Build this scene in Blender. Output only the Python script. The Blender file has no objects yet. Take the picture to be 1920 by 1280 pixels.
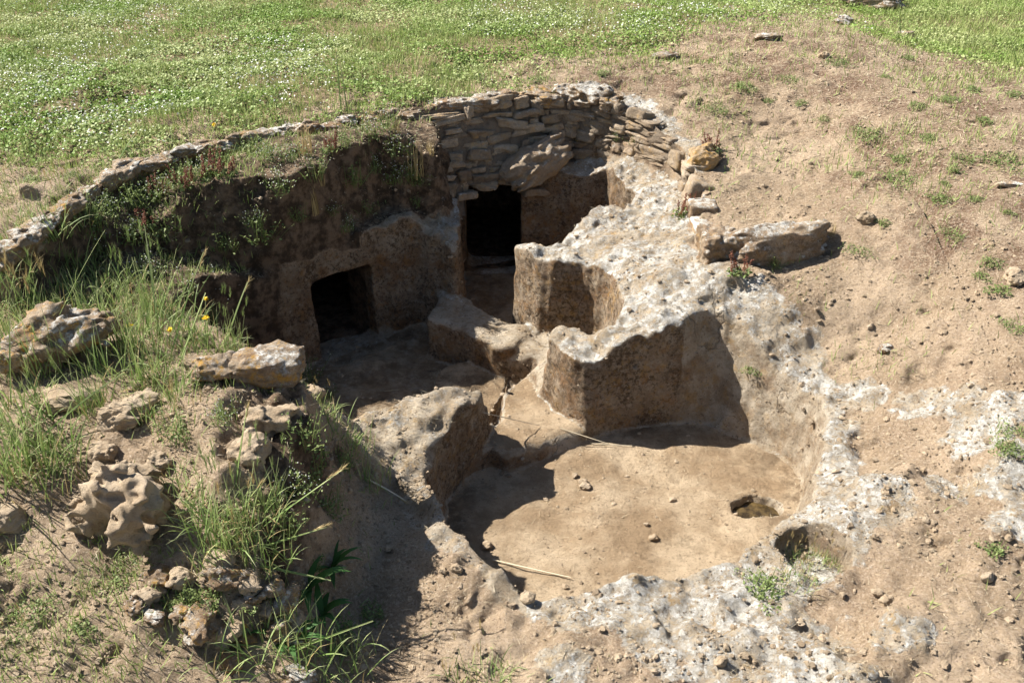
import bpy, bmesh, math, random
import numpy as np
from mathutils import Vector, Matrix, Euler, Quaternion
from mathutils.bvhtree import BVHTree

# ------------------------------------------------------------------ camera, sky, sun, exposure
SC = bpy.context.scene
COL = SC.collection
R = math.radians
CAM_H, PITCH, FPX = 2.4, R(32.0), 1783.0
cam = bpy.data.cameras.new('camera')
cam.sensor_width = 36.0
cam.lens = 36.0 * FPX / 1920.0
cam.clip_start, cam.clip_end = 0.05, 400.0
camo = bpy.data.objects.new('camera', cam)
camo.location = (0, 0, CAM_H)
camo.rotation_euler = (R(90) - PITCH, 0, 0)
COL.objects.link(camo)
SC.camera = camo

SUN_EL = R(44.5)
SUN_H = np.array([-0.935, 0.355]); SUN_H /= np.linalg.norm(SUN_H)
sun = bpy.data.lights.new('sun', 'SUN')
sun.energy, sun.angle, sun.color = 5.0, R(0.5), (1.0, 0.95, 0.87)
suno = bpy.data.objects.new('sun', sun)
to_sun = Vector((SUN_H[0]*math.cos(SUN_EL), SUN_H[1]*math.cos(SUN_EL), math.sin(SUN_EL)))
suno.rotation_euler = to_sun.to_track_quat('Z', 'Y').to_euler()
suno.location = (-6, 6, 9)
COL.objects.link(suno)

world = bpy.data.worlds.new('World'); SC.world = world; world.use_nodes = True
wt = world.node_tree
sky = wt.nodes.new('ShaderNodeTexSky'); sky.sky_type = 'NISHITA'; sky.sun_disc = False
sky.sun_elevation = SUN_EL
sky.sun_rotation = math.atan2(SUN_H[0], SUN_H[1])
bg = wt.nodes['Background']; bg.inputs[1].default_value = 0.05
wt.links.new(sky.outputs[0], bg.inputs[0])
SC.view_settings.view_transform = 'Standard'; SC.view_settings.look = 'None'
SC.view_settings.exposure = 1.3; SC.view_settings.gamma = 1.0
SC.cycles.max_bounces = 6; SC.cycles.diffuse_bounces = 3; SC.cycles.transparent_max_bounces = 4

# ------------------------------------------------------------------ helpers
rng = np.random.default_rng(7)
def P(px, py, z=0.0):
    """photograph pixel + height -> world xy on that level"""
    a = PITCH + math.atan((py - 640.0) / FPX)
    d = (CAM_H - z) / math.tan(a)
    depth = d*math.cos(PITCH) + (CAM_H - z)*math.sin(PITCH)
    return ((px - 960.0) / FPX * depth, d)
def ray(px, py):
    v = Vector(((px-960.0)/FPX, -(py-640.0)/FPX, -1.0))
    return (camo.rotation_euler.to_matrix() @ v).normalized()

def hash2(ix, iy, seed):
    h = (ix.astype(np.int64)*374761393 + iy.astype(np.int64)*668265263 + seed*974634777) & 0xffffffff
    h = ((h ^ (h >> 13)) * 1274126177) & 0xffffffff
    h = h ^ (h >> 16)
    return (h & 0xffff).astype(np.float32) / 32767.5 - 1.0
def noise2(x, y, s, seed=0):
    x = np.asarray(x, np.float32)/s; y = np.asarray(y, np.float32)/s
    ix = np.floor(x); iy = np.floor(y); fx = x-ix; fy = y-iy
    fx = fx*fx*(3-2*fx); fy = fy*fy*(3-2*fy)
    a = hash2(ix, iy, seed); b = hash2(ix+1, iy, seed); c = hash2(ix, iy+1, seed); d = hash2(ix+1, iy+1, seed)
    return (a*(1-fx)+b*fx)*(1-fy) + (c*(1-fx)+d*fx)*fy
def fbm2(x, y, s, seed=0, n=3):
    o = 0; a = 1.0
    for k in range(n):
        o = o + a*noise2(x, y, s, seed+k*17); s *= 0.47; a *= 0.5
    return o
def sstep(a, b, x):
    t = np.clip((x-a)/(b-a), 0, 1); return t*t*(3-2*t)
def smin(a, b, k):
    h = np.clip(0.5+0.5*(b-a)/k, 0, 1); return b*(1-h)+a*h-k*h*(1-h)
def smax(a, b, k): return -smin(-a, -b, k)
def chaikin(p, n=1):
    p = np.array(p, float)
    for _ in range(n):
        q = np.roll(p, -1, 0)
        p = np.stack([p*.75+q*.25, p*.25+q*.75], 1).reshape(-1, 2)
    return p
def sd_poly(X, Y, poly):
    """signed distance, negative inside"""
    p = np.array(poly, float); q = np.roll(p, -1, 0)
    d = np.full(X.shape, 1e9, np.float32); ins = np.zeros(X.shape, bool)
    for (ax, ay), (bx, by) in zip(p, q):
        ex, ey = bx-ax, by-ay; wx, wy = X-ax, Y-ay
        t = np.clip((wx*ex+wy*ey)/(ex*ex+ey*ey+1e-12), 0, 1)
        d = np.minimum(d, (wx-ex*t)**2+(wy-ey*t)**2)
        if abs(ey) > 1e-12:
            c = (ay > Y) != (by > Y)
            ins ^= c & (X < ex*(Y-ay)/ey+ax)
    d = np.sqrt(d)
    return np.where(ins, -d, d).astype(np.float32)
def tps(pts):
    """thin plate spline through (x, y, z) points"""
    p = np.array(pts, float); n = len(p)
    r2 = ((p[:, None, :2]-p[None, :, :2])**2).sum(-1)
    K = np.where(r2 > 0, r2*np.log(r2+1e-12), 0)*0.5 + np.eye(n)*0.02
    A = np.zeros((n+3, n+3)); A[:n, :n] = K; A[:n, n] = 1; A[:n, n+1:] = p[:, :2]; A[n, :n] = 1; A[n+1:, :n] = p[:, :2].T
    w = np.linalg.solve(A, np.concatenate([p[:, 2], np.zeros(3)]))
    def f(X, Y):
        o = (w[n] + w[n+1]*X + w[n+2]*Y).astype(np.float64)
        for i in range(n):
            r = (X-p[i, 0])**2+(Y-p[i, 1])**2
            o += w[i]*0.5*r*np.log(r+1e-12)
        return o.astype(np.float32)
    return f

def mesh_from(name, V, faces, mat=None, smooth=True, parent=None, attrs=None, normals=None):
    """one mesh object from numpy vertices and equal-sided faces (N,3)/(N,4) or a list of them"""
    me = bpy.data.meshes.new(name)
    V = np.ascontiguousarray(V, np.float32)
    if not isinstance(faces, (list, tuple)): faces = [faces]
    faces = [np.asarray(f, np.int32) for f in faces if len(f)]
    me.vertices.add(len(V)); me.vertices.foreach_set('co', V.ravel())
    nl = sum(f.size for f in faces); nf = sum(len(f) for f in faces)
    me.loops.add(nl); me.loops.foreach_set('vertex_index', np.concatenate([f.ravel() for f in faces]))
    me.polygons.add(nf)
    tot = np.concatenate([np.full(len(f), f.shape[1], np.int32) for f in faces])
    st = np.concatenate([[0], np.cumsum(tot)[:-1]]).astype(np.int32)
    me.polygons.foreach_set('loop_start', st)
    me.update(calc_edges=True)
    me.polygons.foreach_set('use_smooth', np.full(nf, smooth, bool))
    for k, v in (attrs or {}).items():
        a = me.attributes.new(k, 'FLOAT', 'POINT'); a.data.foreach_set('value', np.asarray(v, np.float32).ravel())
    if normals is not None:
        me.normals_split_custom_set_from_vertices(np.asarray(normals, np.float32).tolist())
    o = bpy.data.objects.new(name, me); COL.objects.link(o)
    if mat: me.materials.append(mat)
    if parent is not None: attach(o, parent)
    return o
def attach(o, parent):
    o.parent = parent
    o.matrix_parent_inverse = Matrix.Translation(-parent.location)
def tag(o, label=None, cat=None, group=None, kind=None):
    if label: o['label'] = label
    if cat: o['category'] = cat
    if group: o['group'] = group
    if kind: o['kind'] = kind
    return o
def empty(name, loc, label=None, cat=None, group=None):
    o = bpy.data.objects.new(name, None); o.location = loc; o.empty_display_size = 0.05
    COL.objects.link(o); return tag(o, label, cat, group)

# ------------------------------------------------------------------ materials
def new_mat(name):
    m = bpy.data.materials.new(name); m.use_nodes = True
    nt = m.node_tree; b = nt.nodes['Principled BSDF']
    b.inputs['Roughness'].default_value = 0.9
    b.inputs['Specular IOR Level'].default_value = 0.15
    return m, nt, b
class NT:
    def __init__(s, nt): s.nt = nt; s.pos = nt.nodes.new('ShaderNodeNewGeometry').outputs['Position']
    def n(s, t, **k):
        x = s.nt.nodes.new(t)
        for a, b in k.items(): setattr(x, a, b)
        return x
    def l(s, a, b): s.nt.links.new(a, b)
    def val(s, sock, v):
        if hasattr(v, 'links') or isinstance(v, bpy.types.NodeSocket): s.l(v, sock)
        else: sock.default_value = v
    def noise(s, scale, detail=4, rough=0.6, off=0.0, vec=None, dist=0.0):
        x = s.n('ShaderNodeTexNoise'); x.inputs['Scale'].default_value = scale; x.inputs['Detail'].default_value = detail
        x.inputs['Roughness'].default_value = rough; x.inputs['Distortion'].default_value = dist
        v = vec or s.pos
        if off:
            a = s.n('ShaderNodeVectorMath', operation='ADD'); s.l(v, a.inputs[0]); a.inputs[1].default_value = (off, off*1.7, off*.6); v = a.outputs[0]
        s.l(v, x.inputs['Vector']); return x.outputs['Fac']
    def voro(s, scale, feature='F1', vec=None, out='Distance'):
        x = s.n('ShaderNodeTexVoronoi', feature=feature); x.inputs['Scale'].default_value = scale
        s.l(vec or s.pos, x.inputs['Vector']); return x.outputs[out]
    def ramp(s, v, a, b, lo=0.0, hi=1.0):
        x = s.n('ShaderNodeMapRange', interpolation_type='SMOOTHSTEP'); s.val(x.inputs[0], v)
        x.inputs[1].default_value = a; x.inputs[2].default_value = b; x.inputs[3].default_value = lo; x.inputs[4].default_value = hi
        return x.outputs[0]
    def m(s, op, a, b=0.0):
        x = s.n('ShaderNodeMath', operation=op); s.val(x.inputs[0], a); s.val(x.inputs[1], b); return x.outputs[0]
    def mix(s, f, a, b):
        x = s.n('ShaderNodeMix', data_type='RGBA')
        s.val(x.inputs[0], f)
        for i, c in ((6, a), (7, b)):
            if isinstance(c, tuple): x.inputs[i].default_value = (*c, 1)
            else: s.l(c, x.inputs[i])
        return x.outputs[2]
    def attr(s, name): 
        x = s.n('ShaderNodeAttribute', attribute_name=name); return x.outputs['Fac']
    def bump(s, h, strength, dist, prev=None):
        x = s.n('ShaderNodeBump'); x.inputs['Strength'].default_value = strength; x.inputs['Distance'].default_value = dist
        s.l(h, x.inputs['Height'])
        if prev: s.l(prev, x.inputs['Normal'])
        return x.outputs[0]
    def nz(s):
        g = s.n('ShaderNodeNewGeometry'); x = s.n('ShaderNodeSeparateXYZ'); s.l(g.outputs['Normal'], x.inputs[0]); return x.outputs[2]

def rock_layers(t, lich, ochre, crust):
    """limestone: tan base, black crust specks, ochre and white lichen (masks 0..1)"""
    c = t.mix(t.ramp(t.noise(5, 6, .65), .35, .68), (.27, .185, .115), (.45, .355, .25))
    c = t.mix(t.ramp(t.noise(22, 5, .7, 3.1), .45, .75), c, (.53, .44, .335))
    c = t.mix(t.m('MULTIPLY', t.ramp(crust, .5, .16), .8), c, t.mix(t.ramp(t.noise(8, 6, .75, 51.0), .36, .64), (.40, .315, .215), (.66, .575, .45)))
    rst = t.m('MULTIPLY', t.ramp(t.noise(4.2, 5, .7, 9.3), .5, .68), t.ramp(crust, .0, .6, .15, .75))
    c = t.mix(rst, c, (.25, .125, .05))
    n1 = t.m('ADD', t.noise(46, 7, .8, 1.3), t.m('MULTIPLY', t.m('SUBTRACT', t.noise(6, 4, .6, 2.2), .5), .38))
    cr = t.m('MULTIPLY', t.ramp(n1, .46, .62), crust)
    c = t.mix(cr, c, t.mix(t.noise(3.0, 3, .5, 33.0), (.075, .058, .042), (.12, .078, .045)))
    n2 = t.noise(60, 6, .8, 41.0)
    c = t.mix(t.m('MULTIPLY', t.ramp(n2, .58, .66), .6), c, (.56, .52, .46))
    n3 = t.noise(13, 7, .8, 61.0)
    c = t.mix(t.m('MULTIPLY', t.ramp(n3, .52, .66), t.m('MULTIPLY', crust, .75)), c, (.40, .215, .085))
    o = t.m('MULTIPLY', t.ramp(t.noise(15, 6, .75, 7.7), .52, .64), ochre)
    c = t.mix(o, c, (.50, .29, .075))
    ln = t.m('ADD', t.noise(26, 8, .8, 5.5), t.m('MULTIPLY', t.m('SUBTRACT', t.noise(4.5, 4, .6, 4.4), .5), .55))
    li = t.ramp(t.m('ADD', ln, t.m('MULTIPLY', lich, .27)), .65, .77)
    li = t.m('MULTIPLY', li, t.ramp(lich, .02, .2))
    lc = t.mix(t.ramp(t.noise(45, 4, .7, 8.1), .4, .7), (.55, .51, .44), (.84, .82, .77))
    c = t.mix(li, c, lc)
    og2 = t.m('MULTIPLY', t.ramp(t.noise(19, 5, .75, 27.7), .58, .66), t.m('MULTIPLY', ochre, .8))
    c = t.mix(og2, c, (.55, .33, .10))
    dk = t.m('MULTIPLY', t.ramp(t.noise(62, 4, .75, 6.2), .56, .66), .75)
    c = t.mix(dk, c, (.16, .12, .085))
    return c, li
def soil_layers(t, red, grassy=None):
    c = t.mix(t.ramp(t.noise(2.3, 5, .6, 2.0), .35, .65), (.37, .272, .175), (.54, .41, .28))
    c = t.mix(t.m('MULTIPLY', t.ramp(t.noise(3.5, 7, .72, 4.0), .38, .62), red), c, (.185, .112, .07))
    c = t.mix(t.ramp(t.noise(75, 6, .8, 1.0), .46, .66), c, (.57, .445, .33))
    c = t.mix(t.m('MULTIPLY', t.ramp(t.noise(85, 5, .8, 5.0), .52, .64), .7), c, (.16, .108, .068))
    return c

def cracks(t, scale, width):
    """thin wandering fissures in the rock, 1 in the fissure"""
    ns = t.n('ShaderNodeTexNoise'); ns.inputs['Scale'].default_value = 5; ns.inputs['Detail'].default_value = 5; t.l(t.pos, ns.inputs['Vector'])
    ad = t.n('ShaderNodeVectorMath', operation='MULTIPLY_ADD'); t.l(ns.outputs['Color'], ad.inputs[0]); ad.inputs[1].default_value = (.35, .35, .35); t.l(t.pos, ad.inputs[2])
    e = t.voro(scale, 'DISTANCE_TO_EDGE', ad.outputs[0])
    return t.m('MULTIPLY', t.ramp(e, width, 0.0), t.ramp(t.noise(2.6, 3, .6, 71.0), .52, .62))
def ground_material():
    m, nt, b = new_mat('earth and limestone')
    t = NT(nt)
    rock, lich, ochre, crust, red, organic_shade, floor = [t.attr(k) for k in ('rock', 'lichen', 'ochre', 'crust', 'red', 'organic_shade', 'floor')]
    # the crust of lichen grows on tops, so it needs the facing of the surface
    up = t.ramp(t.nz(), .25, .75)
    rc, li = rock_layers(t, t.m('MULTIPLY', lich, up), ochre, crust)
    sc = soil_layers(t, red)
    fd = t.attr('field')
    sc = t.mix(t.m('MULTIPLY', t.ramp(t.m('ADD', fd, t.m('MULTIPLY', t.m('SUBTRACT', t.noise(4, 5, .7, 21.0), .5), .9)), .35, .65), .85), sc, t.mix(t.ramp(t.noise(25, 4, .7), .4, .6), (.20, .17, .07), (.36, .26, .165)))
    fc = t.mix(t.ramp(t.noise(2.8, 5, .65, 8.8), .38, .62), (.38, .27, .165), (.60, .465, .315))
    fc = t.mix(t.m('MULTIPLY', t.ramp(t.noise(7, 6, .75, 19.1), .40, .62), red), fc, (.20, .14, .085))
    fc = t.mix(t.m('MULTIPLY', t.ramp(t.noise(30, 5, .7, 9.1), .5, .75), .6), fc, (.27, .185, .11))
    fc = t.mix(t.m('MULTIPLY', t.ramp(t.noise(110, 3, .7, 2.1), .58, .68), .6), fc, (.17, .12, .08))
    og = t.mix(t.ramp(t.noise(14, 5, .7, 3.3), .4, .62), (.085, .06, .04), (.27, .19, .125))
    edge = t.m('ADD', rock, t.m('MULTIPLY', t.m('SUBTRACT', t.noise(9, 6, .7, 12.0), .5), 1.5))
    k = t.ramp(edge, .42, .6)
    c = t.mix(k, sc, rc)
    c = t.mix(t.ramp(t.m('ADD', floor, t.m('MULTIPLY', t.m('SUBTRACT', t.noise(12, 4, .6, 6.0), .5), .7)), .4, .65), c, fc)
    c = t.mix(t.ramp(t.m('ADD', organic_shade, t.m('MULTIPLY', t.m('SUBTRACT', t.noise(8, 5, .7, 16.0), .5), 1.1)), .4, .7), c, og)  # dark earth on bank and mound, painted shade on deep floors and rooms
    ck = t.m('MULTIPLY', t.m('MULTIPLY', cracks(t, 2.2, .02), k), t.ramp(floor, .15, .0))
    c = t.mix(t.m('MULTIPLY', ck, .5), c, (.10, .075, .05))
    nt.links.new(c, b.inputs['Base Color'])
    h1 = t.noise(32, 8, .8, 3.0); h2 = t.voro(26); h3 = t.noise(120, 5, .75)
    pit = t.ramp(h2, .05, .4)
    nr = t.bump(t.m('ADD', h1, t.m('MULTIPLY', pit, .35)), 1.0, .036)
    nr = t.bump(h3, .9, .011, nr)
    nr = t.bump(t.m('SUBTRACT', t.m('MULTIPLY', li, k), t.m('MULTIPLY', ck, 2.0)), .8, .009, nr)
    nt.links.new(nr, b.inputs['Normal'])
    return m
def stone_material(name, lich=.5, ochre=.4, crust=.4, tint=None):
    m, nt, b = new_mat(name); t = NT(nt)
    up = t.ramp(t.nz(), .1, .7)
    oi = t.n('ShaderNodeObjectInfo').outputs['Random']
    c, li = rock_layers(t, t.m('MULTIPLY', up, lich), ochre, crust)
    if tint: c = t.mix(tint[1], c, tint[0])
    v = t.attr('shade')
    hs = t.n('ShaderNodeHueSaturation'); t.l(c, hs.inputs['Color']); t.l(t.m('ADD', .70, t.m('MULTIPLY', v, .55)), hs.inputs['Value'])
    nt.links.new(hs.outputs[0], b.inputs['Base Color'])
    nr = t.bump(t.m('ADD', t.noise(40, 6, .75, 3.0), t.m('MULTIPLY', t.ramp(t.voro(30), .05, .4), .3)), .9, .02)
    nr = t.bump(t.noise(110, 5, .8), .9, .010, nr)
    nr = t.bump(li, .6, .006, nr)
    nt.links.new(nr, b.inputs['Normal'])
    return m
def plant_material(name, ca, cb, tip=None, trans=0.25, rough=.6):
    """leaf colour runs with the per-blade value 'tone' and towards 'tip' along the blade"""
    m, nt, b = new_mat(name); t = NT(nt)
    c = t.mix(t.attr('tone'), ca, cb)
    if tip: c = t.mix(t.m('MULTIPLY', t.ramp(t.attr('along'), .45, 1.0), .85), c, tip)
    nt.links.new(c, b.inputs['Base Color'])
    b.inputs['Roughness'].default_value = rough; b.inputs['Specular IOR Level'].default_value = .3
    tr = nt.nodes.new('ShaderNodeBsdfTranslucent'); nt.links.new(c, tr.inputs[0])
    mx = nt.nodes.new('ShaderNodeMixShader'); mx.inputs[0].default_value = trans
    nt.links.new(b.outputs[0], mx.inputs[1]); nt.links.new(tr.outputs[0], mx.inputs[2])
    nt.links.new(mx.outputs[0], nt.nodes['Material Output'].inputs[0])
    return m
M = {}
M['ground'] = ground_material()
M['boulder'] = stone_material('knobbly tufa', .06, .15, .10, ((.52, .385, .25), .5))
M['lichen_stone'] = stone_material('lichened limestone', .50, 1.0, .45)
M['orange_stone'] = stone_material('orange lichened stone', .35, 1.0, .3, ((.52, .30, .09), .45))
M['grey_stone'] = stone_material('weathered limestone', .72, .3, .5)
M['masonry'] = stone_material('dry stone', .45, .6, .42, ((.42, .34, .25), .35))
M['pebble'] = stone_material('pebbles', .0, .1, .0, ((.43, .32, .21), .6))
M['mortar'] = stone_material('mortar and earth', .1, .1, .3, ((.17, .13, .095), .7))
M['grass'] = plant_material('meadow grass', (.17, .26, .05), (.38, .43, .16), (.46, .47, .22))
M['blade'] = plant_material('tall grass', (.12, .20, .045), (.32, .40, .14), (.42, .45, .22))
M['clover'] = plant_material('clover leaves', (.16, .27, .035), (.42, .455, .21))
M['weed'] = plant_material('weed leaves', (.09, .14, .035), (.24, .29, .10))
M['straw'] = plant_material('dry straw', (.40, .31, .18), (.68, .60, .44), None, .1)
M['dryhead'] = plant_material('dry grass', (.34, .25, .10), (.52, .41, .20), None, .2)
M['sorrel'] = plant_material('red sorrel', (.16, .16, .05), (.20, .11, .06), (.27, .10, .065))
M['white'] = plant_material('white petals', (.70, .70, .60), (.82, .82, .78), None, .2)
M['yellow'] = plant_material('yellow petals', (.75, .50, .02), (.85, .62, .03), None, .2)
M['broad'] = plant_material('broad leaves', (.035, .10, .02), (.07, .16, .035))
# ------------------------------------------------------------------ the relief: heights from control points
def C3(l): return [(*P(px, py, z), z) for px, py, z in l]
common = [  # (photo x, photo y, height)
    (1340,582,.03),(1430,470,.10),(1540,470,.14),(1480,560,.07),(1560,660,-.10),(1572,800,-.19),(1500,695,-.17),(1420,640,-.10),(1545,905,-.19),(1470,1000,-.18),
    (1350,1060,-.20),(1230,1100,-.21),(1000,1120,-.22),(900,1040,-.20),(800,1000,-.20),
    (1700,870,-.12),(1650,960,-.10),(1560,1030,-.15),(1900,860,.03),(1900,1050,-.04),(1900,1280,-.10),(1600,1200,-.16),(1400,1280,-.19),(1150,1200,-.22),(1100,1290,-.22),
    (900,1200,-.22),(800,1290,-.22),(1750,700,.0),(1900,600,.20),(1650,600,.03),(1700,430,.30),(1900,330,.45),(1500,330,.26),(1360,400,.17),(1340,480,.10),(1560,430,.22),
    (-200,900,.12),(0,1000,.06),(-200,1290,.0),(0,1280,-.04),(250,1280,-.08),(450,1290,-.12),(620,1290,-.2),(150,1120,.02),(2200,900,.08),(2300,1300,-.08)]
inner = [
    (1060,300,.04),(1200,278,.12),(1290,330,.15),(1250,440,.08),(1110,310,.0),(1180,390,.04),(1000,475,-.02),(1090,475,-.01),(1190,560,-.01),(1060,630,-.08),(1020,648,-.12),(1150,640,-.06),(1240,600,-.01),
    (940,345,-.10),(860,365,-.10),(830,400,-.06),(850,470,-.10),(700,440,-.02),(590,480,-.12),(480,520,-.05),(520,450,-.02),(650,420,.02),(780,340,.02),(350,470,.06),(250,430,.16),
    (150,480,.17),(60,560,.20),(230,560,.14),(360,590,.12),(430,640,.16),(100,660,.24),(300,690,.26),(460,690,.36),(560,690,.40),(575,760,.36),(480,800,.33),(380,800,.26),(575,850,.30),
    (510,920,.26),(400,930,.2),(300,850,.20),(150,850,.16),(230,960,.10),(320,1030,.06),(480,1020,.12),(440,1120,.02),(540,1120,-.06),
    (620,790,.10),(650,800,-.18),(700,790,-.18),(760,765,-.16),(860,725,-.13),(890,760,-.18),(790,840,-.21),(740,880,-.26),(640,950,-.30),(620,1050,-.33),(620,1130,-.30),(720,1000,-.27),(730,1100,-.26),(780,920,-.23)]
outer = [
    (0,420,.44),(-200,400,.44),(0,290,.45),(200,300,.44),(380,270,.45),(480,240,.46),(660,205,.47),(800,190,.46),(940,175,.45),(1060,160,.45),(1200,190,.40),(1300,250,.32),(1360,330,.27),(1420,250,.33),
    (0,120,.42),(400,120,.45),(800,100,.46),(0,0,.36),(500,0,.42),(900,0,.45),(1050,60,.48),(1340,130,.52),(1200,120,.47),(1500,180,.46),(1700,200,.52),(1900,200,.56),(1600,80,.55),(1750,130,.50),
    (1720,60,.40),(1900,120,.44),(1900,20,.36),(1500,20,.46)]
# the far field, beyond what the photograph shows, rolls off level
far = [(-14,12,.3),(-6,14,.35),(0,14,.4),(6,14,.3),(14,12,.3),(-14,4,.3),(14,4,.3),(-14,-3,.0),(14,-3,.0),(0,-4,-.2),(-4,-1,.0),(4,-1,.0),(-14,24,.3),(14,24,.3),(0,24,.3)]
g_out = tps(C3(common + outer) + far)
g_in = tps(C3(common + inner) + [(-2.6,5.5,.0),(2.2,6.5,.2),(0,7,-.1),(-1.5,6.2,-.1)])
ARC_PX = [(-220,470,.42),(0,500,.42),(40,470,.42),(75,430,.42),(130,392,.42),(200,345,.42),(260,318,.42),(380,285,.43),(500,258,.44),(600,240,.45),(680,218,.45),(790,203,.45),(900,190,.44),(1000,180,.44),(1080,176,.44),
    (1150,190,.43),(1205,212,.40),(1255,245,.35),(1290,285,.28),(1300,330,.22),(1312,390,.18),(1330,470,.10)]
ARC = np.array([P(*q) for q in ARC_PX])
ARC_POLY = np.concatenate([ARC, [P(1420,530,.05), P(1700,620,.1), (3.0,3.0), (3.0,1.0), (-4.0,1.0), (-4.0,3.4)]])

BANK_E = [(270,440,.20),(310,395,.30),(353,352,.40),(403,343,.44),(470,336,.47),(538,316,.49),(588,294,.50),(650,266,.50),(715,250,.48),(765,262,.42),(800,300,.30),(815,262,.36)]
BANK_POLY = np.array([P(*q) for q in BANK_E] + [P(800,150,.42), P(600,170,.42), P(300,230,.42), P(60,380,.40), P(150,440,.3)])
g_bank = tps(C3(BANK_E) + [(x, y, z-.03) for (x, y), (_, _, z) in zip(ARC[3:14], ARC_PX[3:14])] + [(-3,6.5,.42),(-1,7,.42)])
def height_out(X, Y):
    h = g_out(X, Y)
    h = h + 0.018*fbm2(X, Y, .55, 3) + 0.008*fbm2(X, Y, .12, 9)
    return h

# ------------------------------------------------------------------ the sculpted block, as a signed distance on a grid
VX = 0.0115
X0, X1, Y0, Y1, Z0, Z1 = -2.95, 2.15, 1.72, 7.40, -1.16, 0.62
gx = np.arange(X0, X1, VX, dtype=np.float32); gy = np.arange(Y0, Y1, VX, dtype=np.float32); gz = np.arange(Z0, Z1, VX, dtype=np.float32)
NX, NY, NZ = len(gx), len(gy), len(gz)
XX, YY = np.meshgrid(gx, gy, indexing='ij')
ZZ = gz[None, None, :]

def noise3(scale, seed, gxx=None, shape=None):
    """smooth noise on the grid: a random lattice stretched with cubic B-splines"""
    r = np.random.default_rng(seed)
    def wmat(n, step):
        u = np.arange(n)*step; i = np.floor(u).astype(int); f = u-i
        W = np.zeros((n, i.max()+4), np.float32)
        b = [(1-f)**3/6, (3*f**3-6*f**2+4)/6, (-3*f**3+3*f**2+3*f+1)/6, f**3/6]
        for k in range(4): W[np.arange(n), i+k] += b[k]
        return W
    s = VX/scale if gxx is None else gxx/scale
    nx, ny, nz = (NX, NY, NZ) if shape is None else shape
    wx, wy, wz = wmat(nx, s), wmat(ny, s), wmat(nz, s)
    L = r.uniform(-1, 1, (wx.shape[1], wy.shape[1], wz.shape[1])).astype(np.float32)*2.2
    L = np.tensordot(wx, L, (1, 0))                    # nx, my, mz
    L = np.einsum('jb,abc->ajc', wy, L, optimize=True)
    return L @ wz.T                                     # nx, ny, nz

ROCK_PX = [(1075,262,.1),(1160,250,.14),(1215,215,.3),(1300,300,.2),(1318,430,.12),(1335,500,.09),(1420,540,.06),(1530,600,.04),(1600,680,.03),(1625,760,.02),(1610,830,.02),(1700,855,.05),(1730,890,.05),(1720,960,-.08),
    (1640,1010,-.14),(1620,1050,-.14),(1500,1090,-.06),(1600,1130,-.05),(1640,1180,-.05),(1560,1230,-.06),(1620,1290,-.06),(1420,1260,-.09),(1330,1150,-.1),(1050,1160,-.14),(960,1120,-.15),(860,1040,-.17),(800,990,-.18),(760,930,-.18),
    (720,880,-.16),(660,800,-.14),(600,760,-.1),(420,640,.0),(440,520,.0),(560,470,-.1),(700,425,-.03),(790,370,-.05),(850,340,-.1),(960,330,-.1),(1040,300,.0)]
ROCK2 = sd_poly(XX, YY, np.array([P(*q) for q in ROCK_PX]))
patch = np.full(XX.shape, 9., np.float32)                          # bare rock showing through the soil on the right
for px, py, r in [(1850,800,.16),(1880,910,.17),(1800,760,.1),(1910,960,.12),(1450,1200,.2),(1560,1260,.2),(1350,1150,.12),(1070,1165,.06),(1690,1150,.08),(1860,840,.12),(1770,890,.07),(1240,1140,.1),(1730,730,.08),(1620,690,.1),(1420,1270,.15)]:
    x, y = P(px, py, .0); patch = np.minimum(patch, np.sqrt((XX-x)**2+((YY-y)*1.2)**2)-r)
ROCK2 = np.minimum(ROCK2, patch + .05*fbm2(XX, YY, .16, 63, 4)) + .035*fbm2(XX, YY, .10, 64, 3)
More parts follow.
